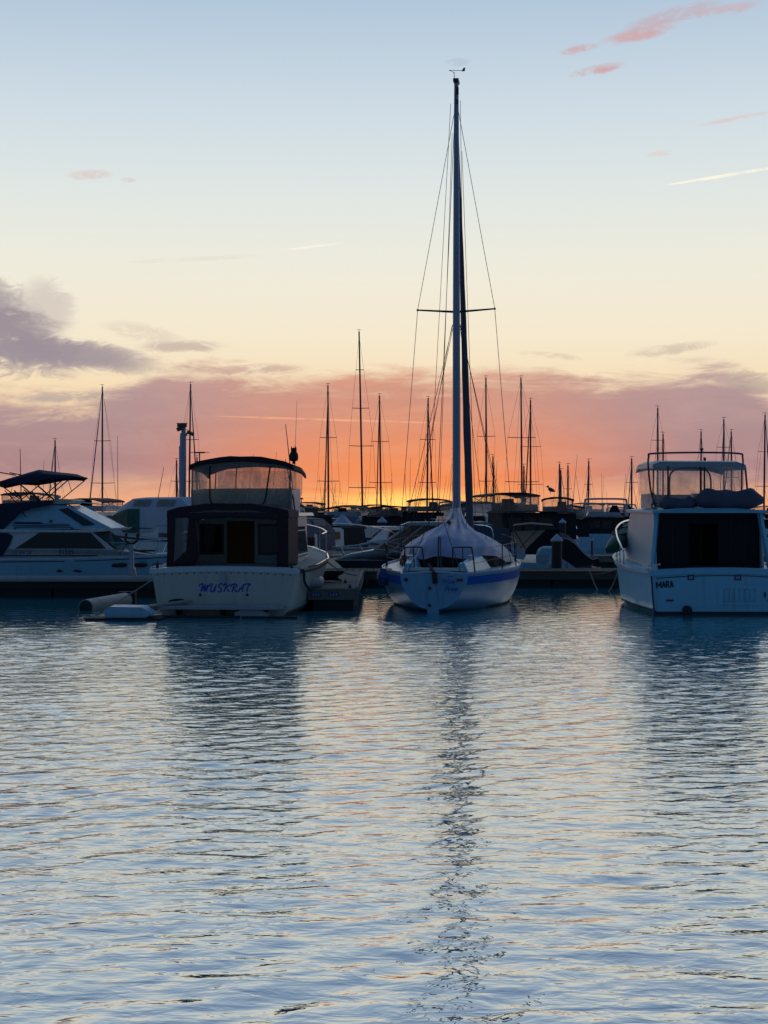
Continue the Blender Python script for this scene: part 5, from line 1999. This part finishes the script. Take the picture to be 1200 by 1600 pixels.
        gw.prism([(-bw * 0.76, y1 + 0.16, fb + 0.2), (bw * 0.76, y1 + 0.16, fb + 0.2), (bw * 0.8, y1 - 0.45, z1 + 0.12), (-bw * 0.8, y1 - 0.45, z1 + 0.12)], (0, 0.012, 0.012))
        gw.build('windscreen', glass_green, t, thick=0.01)
        for sx in (-1, 1):
            for k0, k1 in ((1, 3), (3, 5)):
                pw = MB()
                A_, B_ = [Vector(q) for q in (rings[k0][1], rings[k1][1])]
                C_, D_ = [Vector(q) for q in (rings[k1][2], rings[k0][2])]
                poly = [A_.lerp(C_, 0.14), B_.lerp(D_, 0.14), C_.lerp(A_, 0.14), D_.lerp(B_, 0.14)]
                pw.prism([(sx * abs(p.x) + sx * 0.03, p.y, p.z) for p in poly], (sx * 0.012, 0, 0))
                pw.build('clear_panel', vinyl_dirty, t)
    if rail:
        for sd in (-1, 1):
            r = MB()
            P = [h.pt(tt, 0.5 if False else interp(h.tab, tt)[1], sd, -0.05) + Vector((0, 0, dz)) for tt, dz in ((0.5, 0.35), (0.6, 0.5), (0.75, 0.55), (0.88, 0.55), (0.98, 0.5))]
            r.tube(smoothpath(P, 4), 0.016, 5)
            for p in P[1:4]:
                r.tube([p, p + Vector((0, 0, -0.52))], 0.012, 5)
            r.build('bow_rail', chrome, t, smooth=True)
    rr = random.Random(int(x * 7 + D))
    for k in range(antenna):
        a = MB()
        sx = rr.choice((-1, 1)) * hw * 0.8
        ln = rr.uniform(1.6, 3.0)
        a.tube([(sx, y0 + 0.4 + k * 0.5, z1 + 0.1), (sx + rr.uniform(-.35, .35), y0 + 0.4 + k * 0.5 - rr.uniform(0, .4), z1 + 0.1 + ln)], [0.016, 0.007], 5)
        a.build('antenna', darkm, t)
    if radar:
        a = MB()
        a.lathe((0, y0 + 1.0, zt), [(0.03, 0), (0.03, 0.22), (0.24, 0.24), (0.24, 0.34), (0.05, 0.36)], 12)
        a.build('radar', gel_grey, t, smooth=True)
    return t


def ztop(y, D):
    return EYE + (800 - y) / F * D


# left side, behind the side-on cruiser
cruiser('white express cruiser with a pale domed canvas between camera pole and side-on cruiser', 345, 47.5, 305, 2.8, 6.4, ztop(777, 49), 1.30, 1.72, cloth=canvas_white, top='dome', dark_aft=False, antenna=2)
cruiser('dark cruiser with a maroon-edged clear bridge enclosure behind the side-on cruiser', 183, 64, 190, 2.6, 8.0, ztop(779, 64), 0.85, ztop(800, 64), hullm=navy, antenna=1)
cruiser('open cruiser with a raked framed windscreen just right of the side-on cruiser bridge', 172, 55, 150, 2.6, 7.0, 2.0, 0.9, 1.75, top='none', dark_aft=True)
cruiser('far cruiser seen under the left bimini beside the left edge', 8, 78, 10, 3.0, 8.5, ztop(768, 78), 0.85, ztop(790, 78), cloth=canvas_grey, antenna=2)
# between the cream cruiser and the sloop
cruiser('grey hardtop cruiser right behind the cream cruiser bridge', 462, 74, 200, 3.4, 9.0, ztop(775, 74), 0.95, ztop(793, 74), cloth=canvas_grey, antenna=3)
cruiser('cruiser with a long maroon bimini and clear curtains, left of the tallest far mast', 512, 70, 235, 2.9, 8.5, ztop(786, 70), 0.85, ztop(806, 70), antenna=1, slope=0.9)
cruiser('dark cruiser with a small radar above its bridge, behind the tallest far mast', 557, 92, 190, 3.0, 8.5, ztop(791, 92), 0.85, ztop(806, 92), cloth=canvas_black, radar=False, antenna=2)
cruiser('cruiser with a square clear bridge enclosure under the thick wrapped mast', 598, 84, 8, 3.0, 8.5, ztop(790, 84), 0.85, ztop(807, 84), cloth=canvas_maroon, antenna=1)
cruiser('broad cruiser with a tall clear bridge enclosure just left of the sloop tarpaulin', 667, 76, 4, 3.0, 9.0, ztop(778, 76), 0.95, ztop(800, 76), cloth=canvas_maroon, antenna=2, radar=False)
cruiser('small cruiser with twin bridge hoops beside the tarpaulin peak', 706, 96, 8, 2.6, 8.0, ztop(784, 96), 0.85, ztop(800, 96), cloth=canvas_maroon, top='arch', antenna=1)
cruiser('dark low cruiser with bow rails behind the finger float', 546, 56, 215, 2.6, 7.5, 1.85, 0.85, 1.55, cloth=canvas_black, top='none', hullm=gel_grey, win=glass_dark)
cruiser('low grey cruiser left of the centre cruiser windscreen', 622, 62, 200, 2.7, 7.5, 1.8, 0.8, 1.55, cloth=canvas_black, top='none', hullm=gel_grey)
cruiser('pale covered cruiser whose bow shows beside the cream cruiser foredeck', 492, 50, 205, 2.2, 6.5, ztop(808, 50), 0.75, 1.45, cloth=canvas_grey, top='dome', dark_aft=False)
# right of the sloop
cruiser('cruiser with a dark peaked bimini close right of the sloop mast', 779, 68, 340, 2.6, 8.5, ztop(783, 68), 0.85, ztop(807, 68), cloth=canvas_black, antenna=2)
big = cruiser('maroon-topped bridge cruiser with raked dark windows behind the thick dock-edge pile', 836, 62, 340, 3.0, 8.0, ztop(769, 63), 0.95, ztop(801, 63), cloth=canvas_maroon, hullm=gel_grey, win=glass_amber, antenna=2, slope=0.9)
cruiser('narrow cruiser with a square clear enclosure touching the maroon-topped bridge cruiser', 872, 70, 6, 2.0, 8.0, ztop(776, 71), 0.85, ztop(802, 71), cloth=canvas_maroon, antenna=1)
cruiser('cruiser with pale curtains over a dark stern, left of the blue-sterned cruiser', 894, 80, 2, 2.2, 8.0, ztop(789, 80), 0.8, ztop(811, 80), cloth=canvas_black, film_m=vinyl, hullm=gel_blue, antenna=1)
cruiser('cruiser under a thin arched bimini behind the blue-sterned cruiser', 921, 104, 4, 3.2, 9.0, ztop(785, 104), 0.9, ztop(803, 104), cloth=canvas_maroon, antenna=2)
bs_ = cruiser('blue-sterned cruiser with a double radar arch and dark enclosure, right of centre', 950, 88, 4, 3.3, 9.0, ztop(779, 88), 0.85, ztop(808, 88), hullm=gel_blue, cloth=canvas_black, top='arch', win=glass_amber, antenna=2, stripe=blue)
cruiser('far blue-grey cruiser between the blue-sterned cruiser and the right-hand cruiser', 993, 110, 350, 3.2, 9.0, ztop(797, 110), 0.9, ztop(812, 110), hullm=gel_blue, cloth=canvas_navy, top='none', antenna=2)
ne = cruiser('white-sterned cruiser half hidden behind the right-hand cruiser at the right edge', 1189, 96, 5, 2.2, 8.0, ztop(806, 96), 1.05, ztop(812, 96), cloth=canvas_grey, top='none', antenna=1)
for k in range(7):
    q = MB()
    q.box((-0.42 + k * 0.14, -0.02, 0.62), (0.09, 0.02, 0.16))
    q.build('stern_lettering_mark', letter_blue, ne)
cruiser('far bridge cruiser with a grey top peeking over the right-hand cruiser roof edge', 1215, 128, 0, 3.2, 9.0, ztop(790, 128), 0.9, ztop(803, 128), cloth=canvas_grey, antenna=2)


# farther row showing in the gaps
for (lab, x, D, hd, bm_, yt, yr, cl, tp, hm) in [
        ('far cruiser with a grey top between the tallest far mast and the thick wrapped mast', 581, 112, 6, 3.2, 788, 801, canvas_grey, 'bimini', gel_grey),
        ('far cruiser with a maroon top left of the broad clear bridge enclosure', 634, 118, 355, 3.2, 791, 802, canvas_maroon, 'bimini', gel),
        ('far cruiser hidden behind the foot of the sloop mast', 733, 108, 4, 3.4, 787, 801, canvas_grey, 'bimini', gel_blue),
        ('far cruiser showing between the dark peaked bimini and the maroon-topped bridge cruiser', 806, 100, 352, 3.0, 785, 802, canvas_navy, 'bimini', gel_grey),
        ('far white cruiser under two hoops left of the right-hand cruiser kayak', 975, 128, 3, 3.2, 788, 801, canvas_grey, 'arch', gel),
        ('far cruiser with a black top left of the tallest far mast foot', 538, 122, 8, 3.4, 789, 801, canvas_black, 'bimini', gel_grey),
        ('far cruiser with a pale hull between the grey hardtop cruiser and the long maroon bimini', 489, 106, 350, 3.2, 784, 800, canvas_navy, 'bimini', gel_blue)]:
    cruiser(lab, x, D, hd, bm_, 8.8, ztop(yt, D), 0.9, ztop(yr, D), hullm=hm, cloth=cl, top=tp, antenna=3, win=glass_amber)


# ---- cruiser lying side-on behind the sloop, bow to the left
def centre_cruiser():
    D = 47.5
    S_ = D / F
    xs = (806 - 600) * S_
    t = thing('express_cruiser', 'black-hulled express cruiser with a raked windscreen behind the sloop, bow left', 'motorboat', (xs, D + 1.3, 0), -90)
    Y = lambda p: xs - (p - 600) * S_
    Z = lambda q: EYE - (q - 800) * S_
    L = Y(520)
    h = Hull(L, [(0, 1.25, 0.62, -0.3), (0.4, 1.32, 0.62, -0.3), (0.65, 1.15, 0.62, -0.3), (0.85, 0.6, 0.60, -0.3), (1, 0.04, 0.58, -0.15)], chine=(0.06, 0.9), rake=0.8)
    h.build(t, black_hull)
    h.band(t, 'rub_rail', gel_grey, -0.03, 0.02, 0, 0.99, 0.02)
    # pale upper moulding
    prof = [(Y(800), 0.62), (Y(800), Z(868)), (Y(640), Z(866)), (Y(590), Z(859)), (Y(545), Z(867)), (Y(523), Z(876)), (Y(521), 0.60)]
    m_ = MB()
    rings = []
    for x in (-1, 1):
        rings.append([(x * (1.26 if a < Y(640) else max(0.08, 1.26 - 1.15 * ((a - Y(640)) / (L - Y(640))) ** 1.6)), a, b) for a, b in prof])
    m_.loft(rings, close=True, cap0=True, cap1=True)
    m_.build('deck_moulding', gel, t)
    bl = MB()
    bl.prism([(-1.31, a, b) for a, b in ((Y(570), Z(874)), (Y(590), Z(869)), (Y(620), Z(868)), (Y(640), Z(872)), (Y(620), Z(876)))], (0.03, 0, 0))
    bl.build('side_window', glass_dark, t)
    # screen, posts, hardtop
    for sx in (-1, 1):
        gl = MB()
        gl.prism([(sx * 1.12, Y(588), Z(858)), (sx * 1.12, Y(690), Z(864)), (sx * 1.02, Y(720), Z(822)), (sx * 1.02, Y(640), Z(822))], (sx * 0.01, 0, 0))
        gl.build('side_screen', glass_amber, t)
        for (a, b, c, d, w) in ((584, 860, 640, 821, 0.06), (612, 861, 662, 821, 0.05), (640, 863, 684, 822, 0.05), (700, 864, 716, 822, 0.05)):
            p = MB()
            p.beam((sx * 1.14, Y(a), Z(b)), (sx * 1.04, Y(c), Z(d)), w, 0.05)
            p.build('screen_post', gel_grey, t)
    fs = MB()
    fs.prism([(-1.1, Y(584), Z(860)), (1.1, Y(584), Z(860)), (1.0, Y(640), Z(822)), (-1.0, Y(640), Z(822))], (0, 0.01, 0.01))
    fs.build('windscreen', glass_amber, t)
    hp = MB()
    hp.prism([(-1.15, a, b) for a, b in ((Y(626), Z(821)), (Y(640), Z(816)), (Y(760), Z(815)), (Y(772), Z(821)))], (2.3, 0, 0))
    hp.build('hardtop', gel_grey, t)
    ca = MB()
    ca.loft([[(-1.2, Y(735), Z(868)), (-1.15, Y(740), Z(817)), (1.15, Y(740), Z(817)), (1.2, Y(735), Z(868))], [(-1.2, Y(800), Z(872)), (-1.15, Y(797), Z(826)), (1.15, Y(797), Z(826)), (1.2, Y(800), Z(872))]], cap0=True, cap1=True)
    ca.build('cockpit_canvas', canvas_grey, t, thick=0.02)
    for sx in (-1, 1):
        r = MB()
        r.tube(smoothpath([(sx * 1.2, Y(650), Z(856)), (sx * 1.1, Y(600), Z(846)), (sx * 0.8, Y(560), Z(853)), (sx * 0.3, Y(525), Z(856)), (0, Y(516), Z(857))], 4), 0.014, 6)
        for a, b, c in ((600, 846, 863), (560, 853, 868), (530, 855, 874)):
            r.tube([(sx * (1.1 if a > 590 else 0.8 if a > 550 else 0.35), Y(a), Z(b)), (sx * (1.0 if a > 590 else 0.7 if a > 550 else 0.3), Y(a + 8), Z(c))], 0.012, 6)
        r.build('bow_rail', chrome, t, smooth=True)


centre_cruiser()


# ---- runabout with a dark top and white outboard, stern to the dock
def runabout():
    D = 46.6
    S_ = D / F
    w = at(838, 800, D)
    t = thing('runabout', 'runabout with a black folding top, cream side window and white outboard, right of the sloop', 'motorboat', (w.x, D, 0), 6)
    X = lambda p: (p - 838) * S_
    Z = lambda q: EYE - (q - 800) * S_
    h = Hull(6.0, [(0, 0.92, 0.55, -0.25), (0.35, 1.02, 0.58, -0.25), (0.65, 0.9, 0.66, -0.25), (0.88, 0.4, 0.75, -0.2), (1, 0.03, 0.8, -0.1)], chine=(0.05, 0.9), rake=0.8)
    h.build(t, gel_blue)
    h.band(t, 'rub_rail', blue, -0.08, -0.02, 0, 0.99, 0.02)
    h.deck(t, gel_grey, 0, 0.99, -0.02, 0.03)
    # folding top: dark roof with cream triangular panel facing aft
    tp = MB()
    tp.loft([[(X(797), 0.9, Z(832)), (X(800), 0.9, Z(822)), (X(828), 0.9, Z(819)), (X(866), 0.9, Z(822)), (X(876), 0.9, Z(832))], [(X(797), 3.6, Z(830)), (X(800), 3.6, Z(820)), (X(828), 3.6, Z(817)), (X(862), 3.6, Z(820)), (X(872), 3.6, Z(830))]])
    tp.build('folding_top', canvas_black, t, smooth=True, thick=0.03)
    back_panel(t, 'cream_panel', vinyl_cream, [(X(797), Z(831)), (X(852), Z(829)), (X(822), Z(858)), (X(812), Z(858)), (X(799), Z(846))], 0.96, 0.008)
    back_panel(t, 'aft_curtain', canvas_black, [(X(853), Z(828)), (X(876), Z(828)), (X(880), Z(868)), (X(818), Z(868)), (X(822), Z(858))], 0.98, 0.01)
    for a, b, c, d in ((803, 830, 823, 862), (838, 829, 812, 858)):
        p = MB()
        p.tube([(X(a), 0.93, Z(b)), (X(c), 0.93, Z(d))], 0.012, 5)
        p.build('canopy_bow', darkm, t)
    back_panel(t, 'lower_cover', canvas_white, [(X(800), Z(850)), (X(812), Z(859)), (X(822), Z(868)), (X(818), Z(876)), (X(800), Z(874))], 0.9, 0.02)
    ob = MB()
    rings = []
    for k, (zz, wx, wy) in enumerate(((Z(888), 0.16, 0.2), (Z(874), 0.25, 0.3), (Z(862), 0.27, 0.34), (Z(856), 0.24, 0.32), (Z(853), 0.15, 0.22))):
        rings.append([Vector((X(848) + wx * math.copysign(abs(math.cos(q / 12 * 6.283)) ** 0.6, math.cos(q / 12 * 6.283)) + 0.04 * k, -0.25 + wy * math.copysign(abs(math.sin(q / 12 * 6.283)) ** 0.6, math.sin(q / 12 * 6.283)), zz)) for q in range(12)])
    ob.loft(rings, close=True, cap0=True, cap1=True)
    cow = ob.build('outboard_cowl', gel_blue, t, smooth=True)
    lg = MB()
    lg.box((X(848), -0.25, 0.15), (0.16, 0.2, 0.7))
    lg.build('outboard_leg', darkm, cow)
    dk = MB()
    dk.box((X(846), -0.56, Z(872)), (0.32, 0.02, 0.22))
    dk.build('outboard_panel', gel_grey, cow)


runabout()


def covered_boat():
    D = 46.8
    S_ = D / F
    w = at(912, 800, D)
    t = thing('covered_boat', 'small boat under a black sloping cover right of the thick dock-edge pile', 'boat', (w.x, D, 0), 0)
    X = lambda p: (p - 912) * S_
    Z = lambda q: EYE - (q - 800) * S_
    prof = [(876, 832), (889, 836), (900, 845), (910, 858), (920, 868), (927, 872), (933, 869), (937, 873), (936, 878)]
    c = MB()
    rings = []
    for y, k in ((0.0, 0.85), (0.35, 1.0), (1.2, 1.0), (1.7, 0.8)):
        rings.append([Vector((X(a), y, 0.35 + (Z(b) - 0.35) * k)) for a, b in [(872, 876)] + prof])
    c.loft(rings, cap0=True, cap1=True)
    c.build('cover', canvas_black, t, smooth=True, angle=50)
    pp = MB()
    pp.tube(smoothpath([(X(a), -0.01, 0.36 + (Z(b) - 0.35) * 0.86) for a, b in prof[:7]], 4), 0.014, 6)
    pp.build('cover_piping', canvas_white, t, smooth=True)
    hl = MB()
    hl.loft([[(X(870) + 0.1 * k, y, 0.34), (X(872) + 0.1 * k, y, -0.2), (X(930) - 0.1 * k, y, -0.2), (X(941) - 0.1 * k, y, 0.40)] for y, k in ((-0.05, 1), (0.4, 0), (1.7, 1))], cap0=True, cap1=True)
    hl.build('hull', gel_grey, t)
    ey = MB()
    ey.box((X(886), -0.06, 0.5), (0.5, 0.08, 0.12), Matrix.Rotation(R(35), 3, 'Y'))
    ey.build('side_pad', canvas_white, t)


covered_boat()

# ------------------------------------------------------------------ sailing boats: masts against the sky


def sailboat(label, x, ytop, D, lean=0.0, spreaders=(), furl=0.0, L=None, hullm=None, boom=True, r0=1.0, vane=True):
    """sloop seen small: hull, cabin, mast with spreaders, boom with stowed sail, stays and shrouds. spreaders: (photo y, half width px)"""
    S_ = D / F
    H = ztop(ytop, D)
    w = at(x, 800, D)
    L = L or max(6.5, 0.72 * H)
    head = rnd.choice((0, 180)) + rnd.uniform(-8, 8)
    lean_m = lean * S_
    t = thing('sailboat', label, 'sailboat', (w.x - lean_m * -1, D - L * 0.55 * math.cos(R(head)), 0), head, 'sailboats moored beyond the docks')
    sgn = math.cos(R(head))
    h = Hull(L, [(0, 0.7, 0.85, 0.05), (0.2, 1.1, 0.84, -0.2), (0.45, 1.35, 0.88, -0.3), (0.7, 1.05, 0.98, -0.28), (0.9, 0.42, 1.08, -0.1), (1, 0.03, 1.15, 0.1)], e=0.6, rake=1.0)
    h.build(t, hullm or gel_blue)
    h.deck(t, gel, 0, 0.99, -0.01, 0.05)
    c = MB()
    c.loft([[(-0.8, L * 0.28, 0.85), (-0.7, L * 0.28, 1.3), (0.7, L * 0.28, 1.3), (0.8, L * 0.28, 0.85)], [(-0.5, L * 0.68, 0.95), (-0.4, L * 0.66, 1.22), (0.4, L * 0.66, 1.22), (0.5, L * 0.68, 0.95)]], cap0=True, cap1=True)
    c.build('cabin', gel, t)
    my = L * 0.55
    lx = -lean_m * sgn
    P = lambda z: Vector((lx * max(0, (z - 1.2)) / (H - 1.2), my, z))
    wpx = max(0.055, 1.55 * S_ * r0)
    m_ = MB()
    m_.tube([P(1.1), P(H * 0.6), P(H)], [wpx, wpx * 0.95, wpx * 0.72], 8)
    mast = m_.build('mast', alu, t, smooth=True)
    wr = max(0.007, 0.16 * S_)
    tips = []
    for (sy, hp) in spreaders:
        z = ztop(sy, D)
        for sd in (-1, 1):
            s_ = MB()
            s_.tube([P(z), P(z) + Vector((sd * hp * S_, -0.05, 0.02))], max(0.022, 0.42 * S_), 5)
            s_.build('spreader', darkm, mast)
        tips.append((z, hp * S_))
    for sd in (-1, 1):
        pts = [P(H * 0.985)]
        for z, wv in sorted(tips, reverse=True):
            pts.append(P(z) + Vector((sd * wv, -0.05, 0.02)))
        pts.append(Vector((sd * 1.15, my - 0.1, 0.9)))
        q = MB()
        q.tube(pts, wr, 4)
        if tips:
            q.tube([P(sorted(tips)[0][0] - 0.1), Vector((sd * 1.05, my - 0.7, 0.9))], wr, 4)
        q.build('shroud', wire, t)
    fs = MB()
    a, b = P(H * 0.97) + Vector((0, 0.05, 0)), Vector((0, L * 0.98, 1.15))
    fs.tube([a, a.lerp(b, 0.3), a.lerp(b, 0.9), b], [wr, max(wr, furl * S_), max(wr, furl * S_ * 1.15), wr], 6)
    fs.build('furled_headsail' if furl else 'forestay', canvas_grey if furl else wire, t)
    bs = MB()
    bs.tube([P(H), Vector((0, 0.1, 0.9))], wr, 4)
    bs.build('backstay', wire, t)
    if boom:
        bo = MB()
        bo.tube([P(1.9) + Vector((0, -0.1, 0)), Vector((0, my - L * 0.22, 1.98)), Vector((0, my - L * 0.42, 1.9))], [0.16, 0.14, 0.06], 8)
        bo.build('boom_cover', canvas_navy, t, smooth=True)
    if vane:
        v = MB()
        v.tube([P(H), P(H) + Vector((0, 0, 4 * S_))], max(0.008, 0.3 * S_), 4)
        v.tube([P(H) + Vector((-3 * S_, 0, 2.5 * S_)), P(H) + Vector((4 * S_, 0, 3 * S_))], max(0.008, 0.3 * S_), 4)
        v.build('wind_vane', darkm, mast)
    return t


SB = [
    ('sailboat with a two-spreader mast left of the camera pole, above the maroon-edged enclosure', 172, 604, 105, 0, ((689, 13), (755, 19)), 0.8),
    ('sailboat whose short mast rises over the left bimini', 89, 688, 118, 1, ((750, 9),), 0.8),
    ('sailboat whose mast rises directly behind the camera pole', 289, 600, 98, -3, ((687, 14), (752, 17)), 1.0),
    ('sailboat with a stubby thick mast just left of the camera pole shaft', 278, 719, 150, 0, ((752, 9),), 0.6),
    ('sailboat whose mast stands between the camera pole and the cream cruiser bridge', 302, 714, 170, 0, ((752, 10),), 0.6),
    ('sailboat with a two-spreader mast left of the tallest far mast', 525, 602, 100, 1, ((684, 13), (752, 17)), 1.0),
    ('sailboat with the tallest far mast, four pairs of spreaders, left of the sloop', 558, 518, 92, 6, ((578, 6), (638, 13), (697, 19), (762, 21)), 0.0),
    ('sailboat with a thick wrapped mast right of the tallest far mast', 603, 618, 110, 3, ((690, 14), (754, 18)), 0.9),
    ('sailboat whose mast is nearest on the left of the sloop mast', 658, 622, 102, -2, ((687, 12), (754, 14)), 1.0),
    ('sailboat whose thin short mast shows just left of the sloop mast', 702, 703, 160, 0, (), 0.0),
    ('sailboat whose mast is nearest on the right of the sloop mast', 757, 590, 112, 1, ((682, 14), (752, 12)), 0.0),
    ('sailboat with a short mast between the sloop rigging and the dark peaked bimini', 764, 713, 175, 2, (), 0.0),
    ('sailboat with the taller of two close masts above the maroon-topped bridge cruiser', 827, 590, 98, 2, ((684, 22), (753, 27)), 0.0),
    ('sailboat with the shorter of two close masts above the maroon-topped bridge cruiser', 834, 625, 122, 0, ((698, 16), (757, 20)), 1.0),
    ('sailboat with a small mast left of the two close masts', 818, 728, 190, 0, (), 0.0),
    ('sailboat with a thin mast at the left of the trio right of the maroon bimini', 875, 725, 180, 0, (), 0.5),
    ('sailboat with a mast in the middle of the trio right of the maroon bimini', 881, 735, 205, 0, (), 0.0),
    ('sailboat with a mast at the right of the trio right of the maroon bimini', 889, 727, 195, 0, ((764, 6),), 0.0),
    ('sailboat with a lone mast above the thin arched bimini', 919, 720, 165, -1, ((757, 6),), 0.5),
    ('sailboat whose mast stands just left of the right-hand cruiser', 987, 716, 155, 0, ((754, 9),), 0.7),
    ('sailboat with the tallest mast above the right-hand cruiser roof', 1034, 637, 120, 0, ((688, 10),), 0.0),
    ('sailboat with a shorter mast hard beside the tallest mast above the right-hand cruiser', 1037.5, 678, 145, 0, (), 0.0),
    ('sailboat with a mast above the middle of the right-hand cruiser rail hoop', 1093, 674, 150, 0, (), 0.0),
    ('sailboat with a one-spreader mast above the right part of the rail hoop', 1125, 655, 130, 0, ((699, 11),), 0.6),
    ('sailboat with a mast at the right end of the rail hoop', 1150, 674, 138, 1, ((746, 12),), 0.8),
    ('sailboat with a mast at the right edge of the picture', 1196, 648, 116, -2, ((706, 10), (760, 14)), 1.0),
]
for lab, x, yt, D, lean, sp, furl in SB:
    sailboat(lab, x, yt, D, lean, sp, furl)


def gull():
    w = at(860, 771, 63)
    t = thing('gull', 'small dark gull standing on the right end of the maroon bimini', 'bird', (w.x, w.y, w.z - 0.02))
    b = MB()
    b.tube([(0.20, 0, 0.10), (0.10, 0, 0.14), (0, 0, 0.18), (-0.08, 0, 0.24)], [0.015, 0.07, 0.085, 0.05], 8)
    b.build('body', gull_m, t, smooth=True)
    h = MB()
    h.ball((-0.10, 0, 0.30), 0.05, 8, 6)
    h.tube([(-0.14, 0, 0.30), (-0.20, 0, 0.285)], [0.018, 0.004], 6)
    h.build('head', gull_m, t, smooth=True)
    for s_ in (-1, 1):
        lg = MB()
        lg.tube([(0.0, s_ * 0.03, 0.12), (0.0, s_ * 0.03, 0.0)], 0.008, 5)
        lg.build('leg', darkm, t)


gull()

# far dock between the rows, and a lamp-topped stake on it
plank_dock('dock_walkway', 'distant timber dock running across behind the second row of boats', 2.0, 30.0, 58.5, 60.3, 0.42, 'x', 0.5)
for (x, yt, lab) in ((925, 845, 'thin dock stake with a pale top right of the black covered boat'), (1186, 862, 'thin dark stake beside the right-hand cruiser at the right edge')):
    w = at(x, yt, 57.8)
    s_ = thing('dock_stake', lab, 'post', (w.x, 57.8, 0))
    m_ = MB()
    m_.lathe((0, 0, -0.3), [(0.05, 0), (0.045, w.z + 0.3)], 8)
    m_.build('shaft', darkm, s_, smooth=True)
    m_ = MB()
    m_.ball((0, 0, w.z + 0.03), 0.06, 8, 5)
    m_.build('cap', canvas_white, s_, smooth=True)
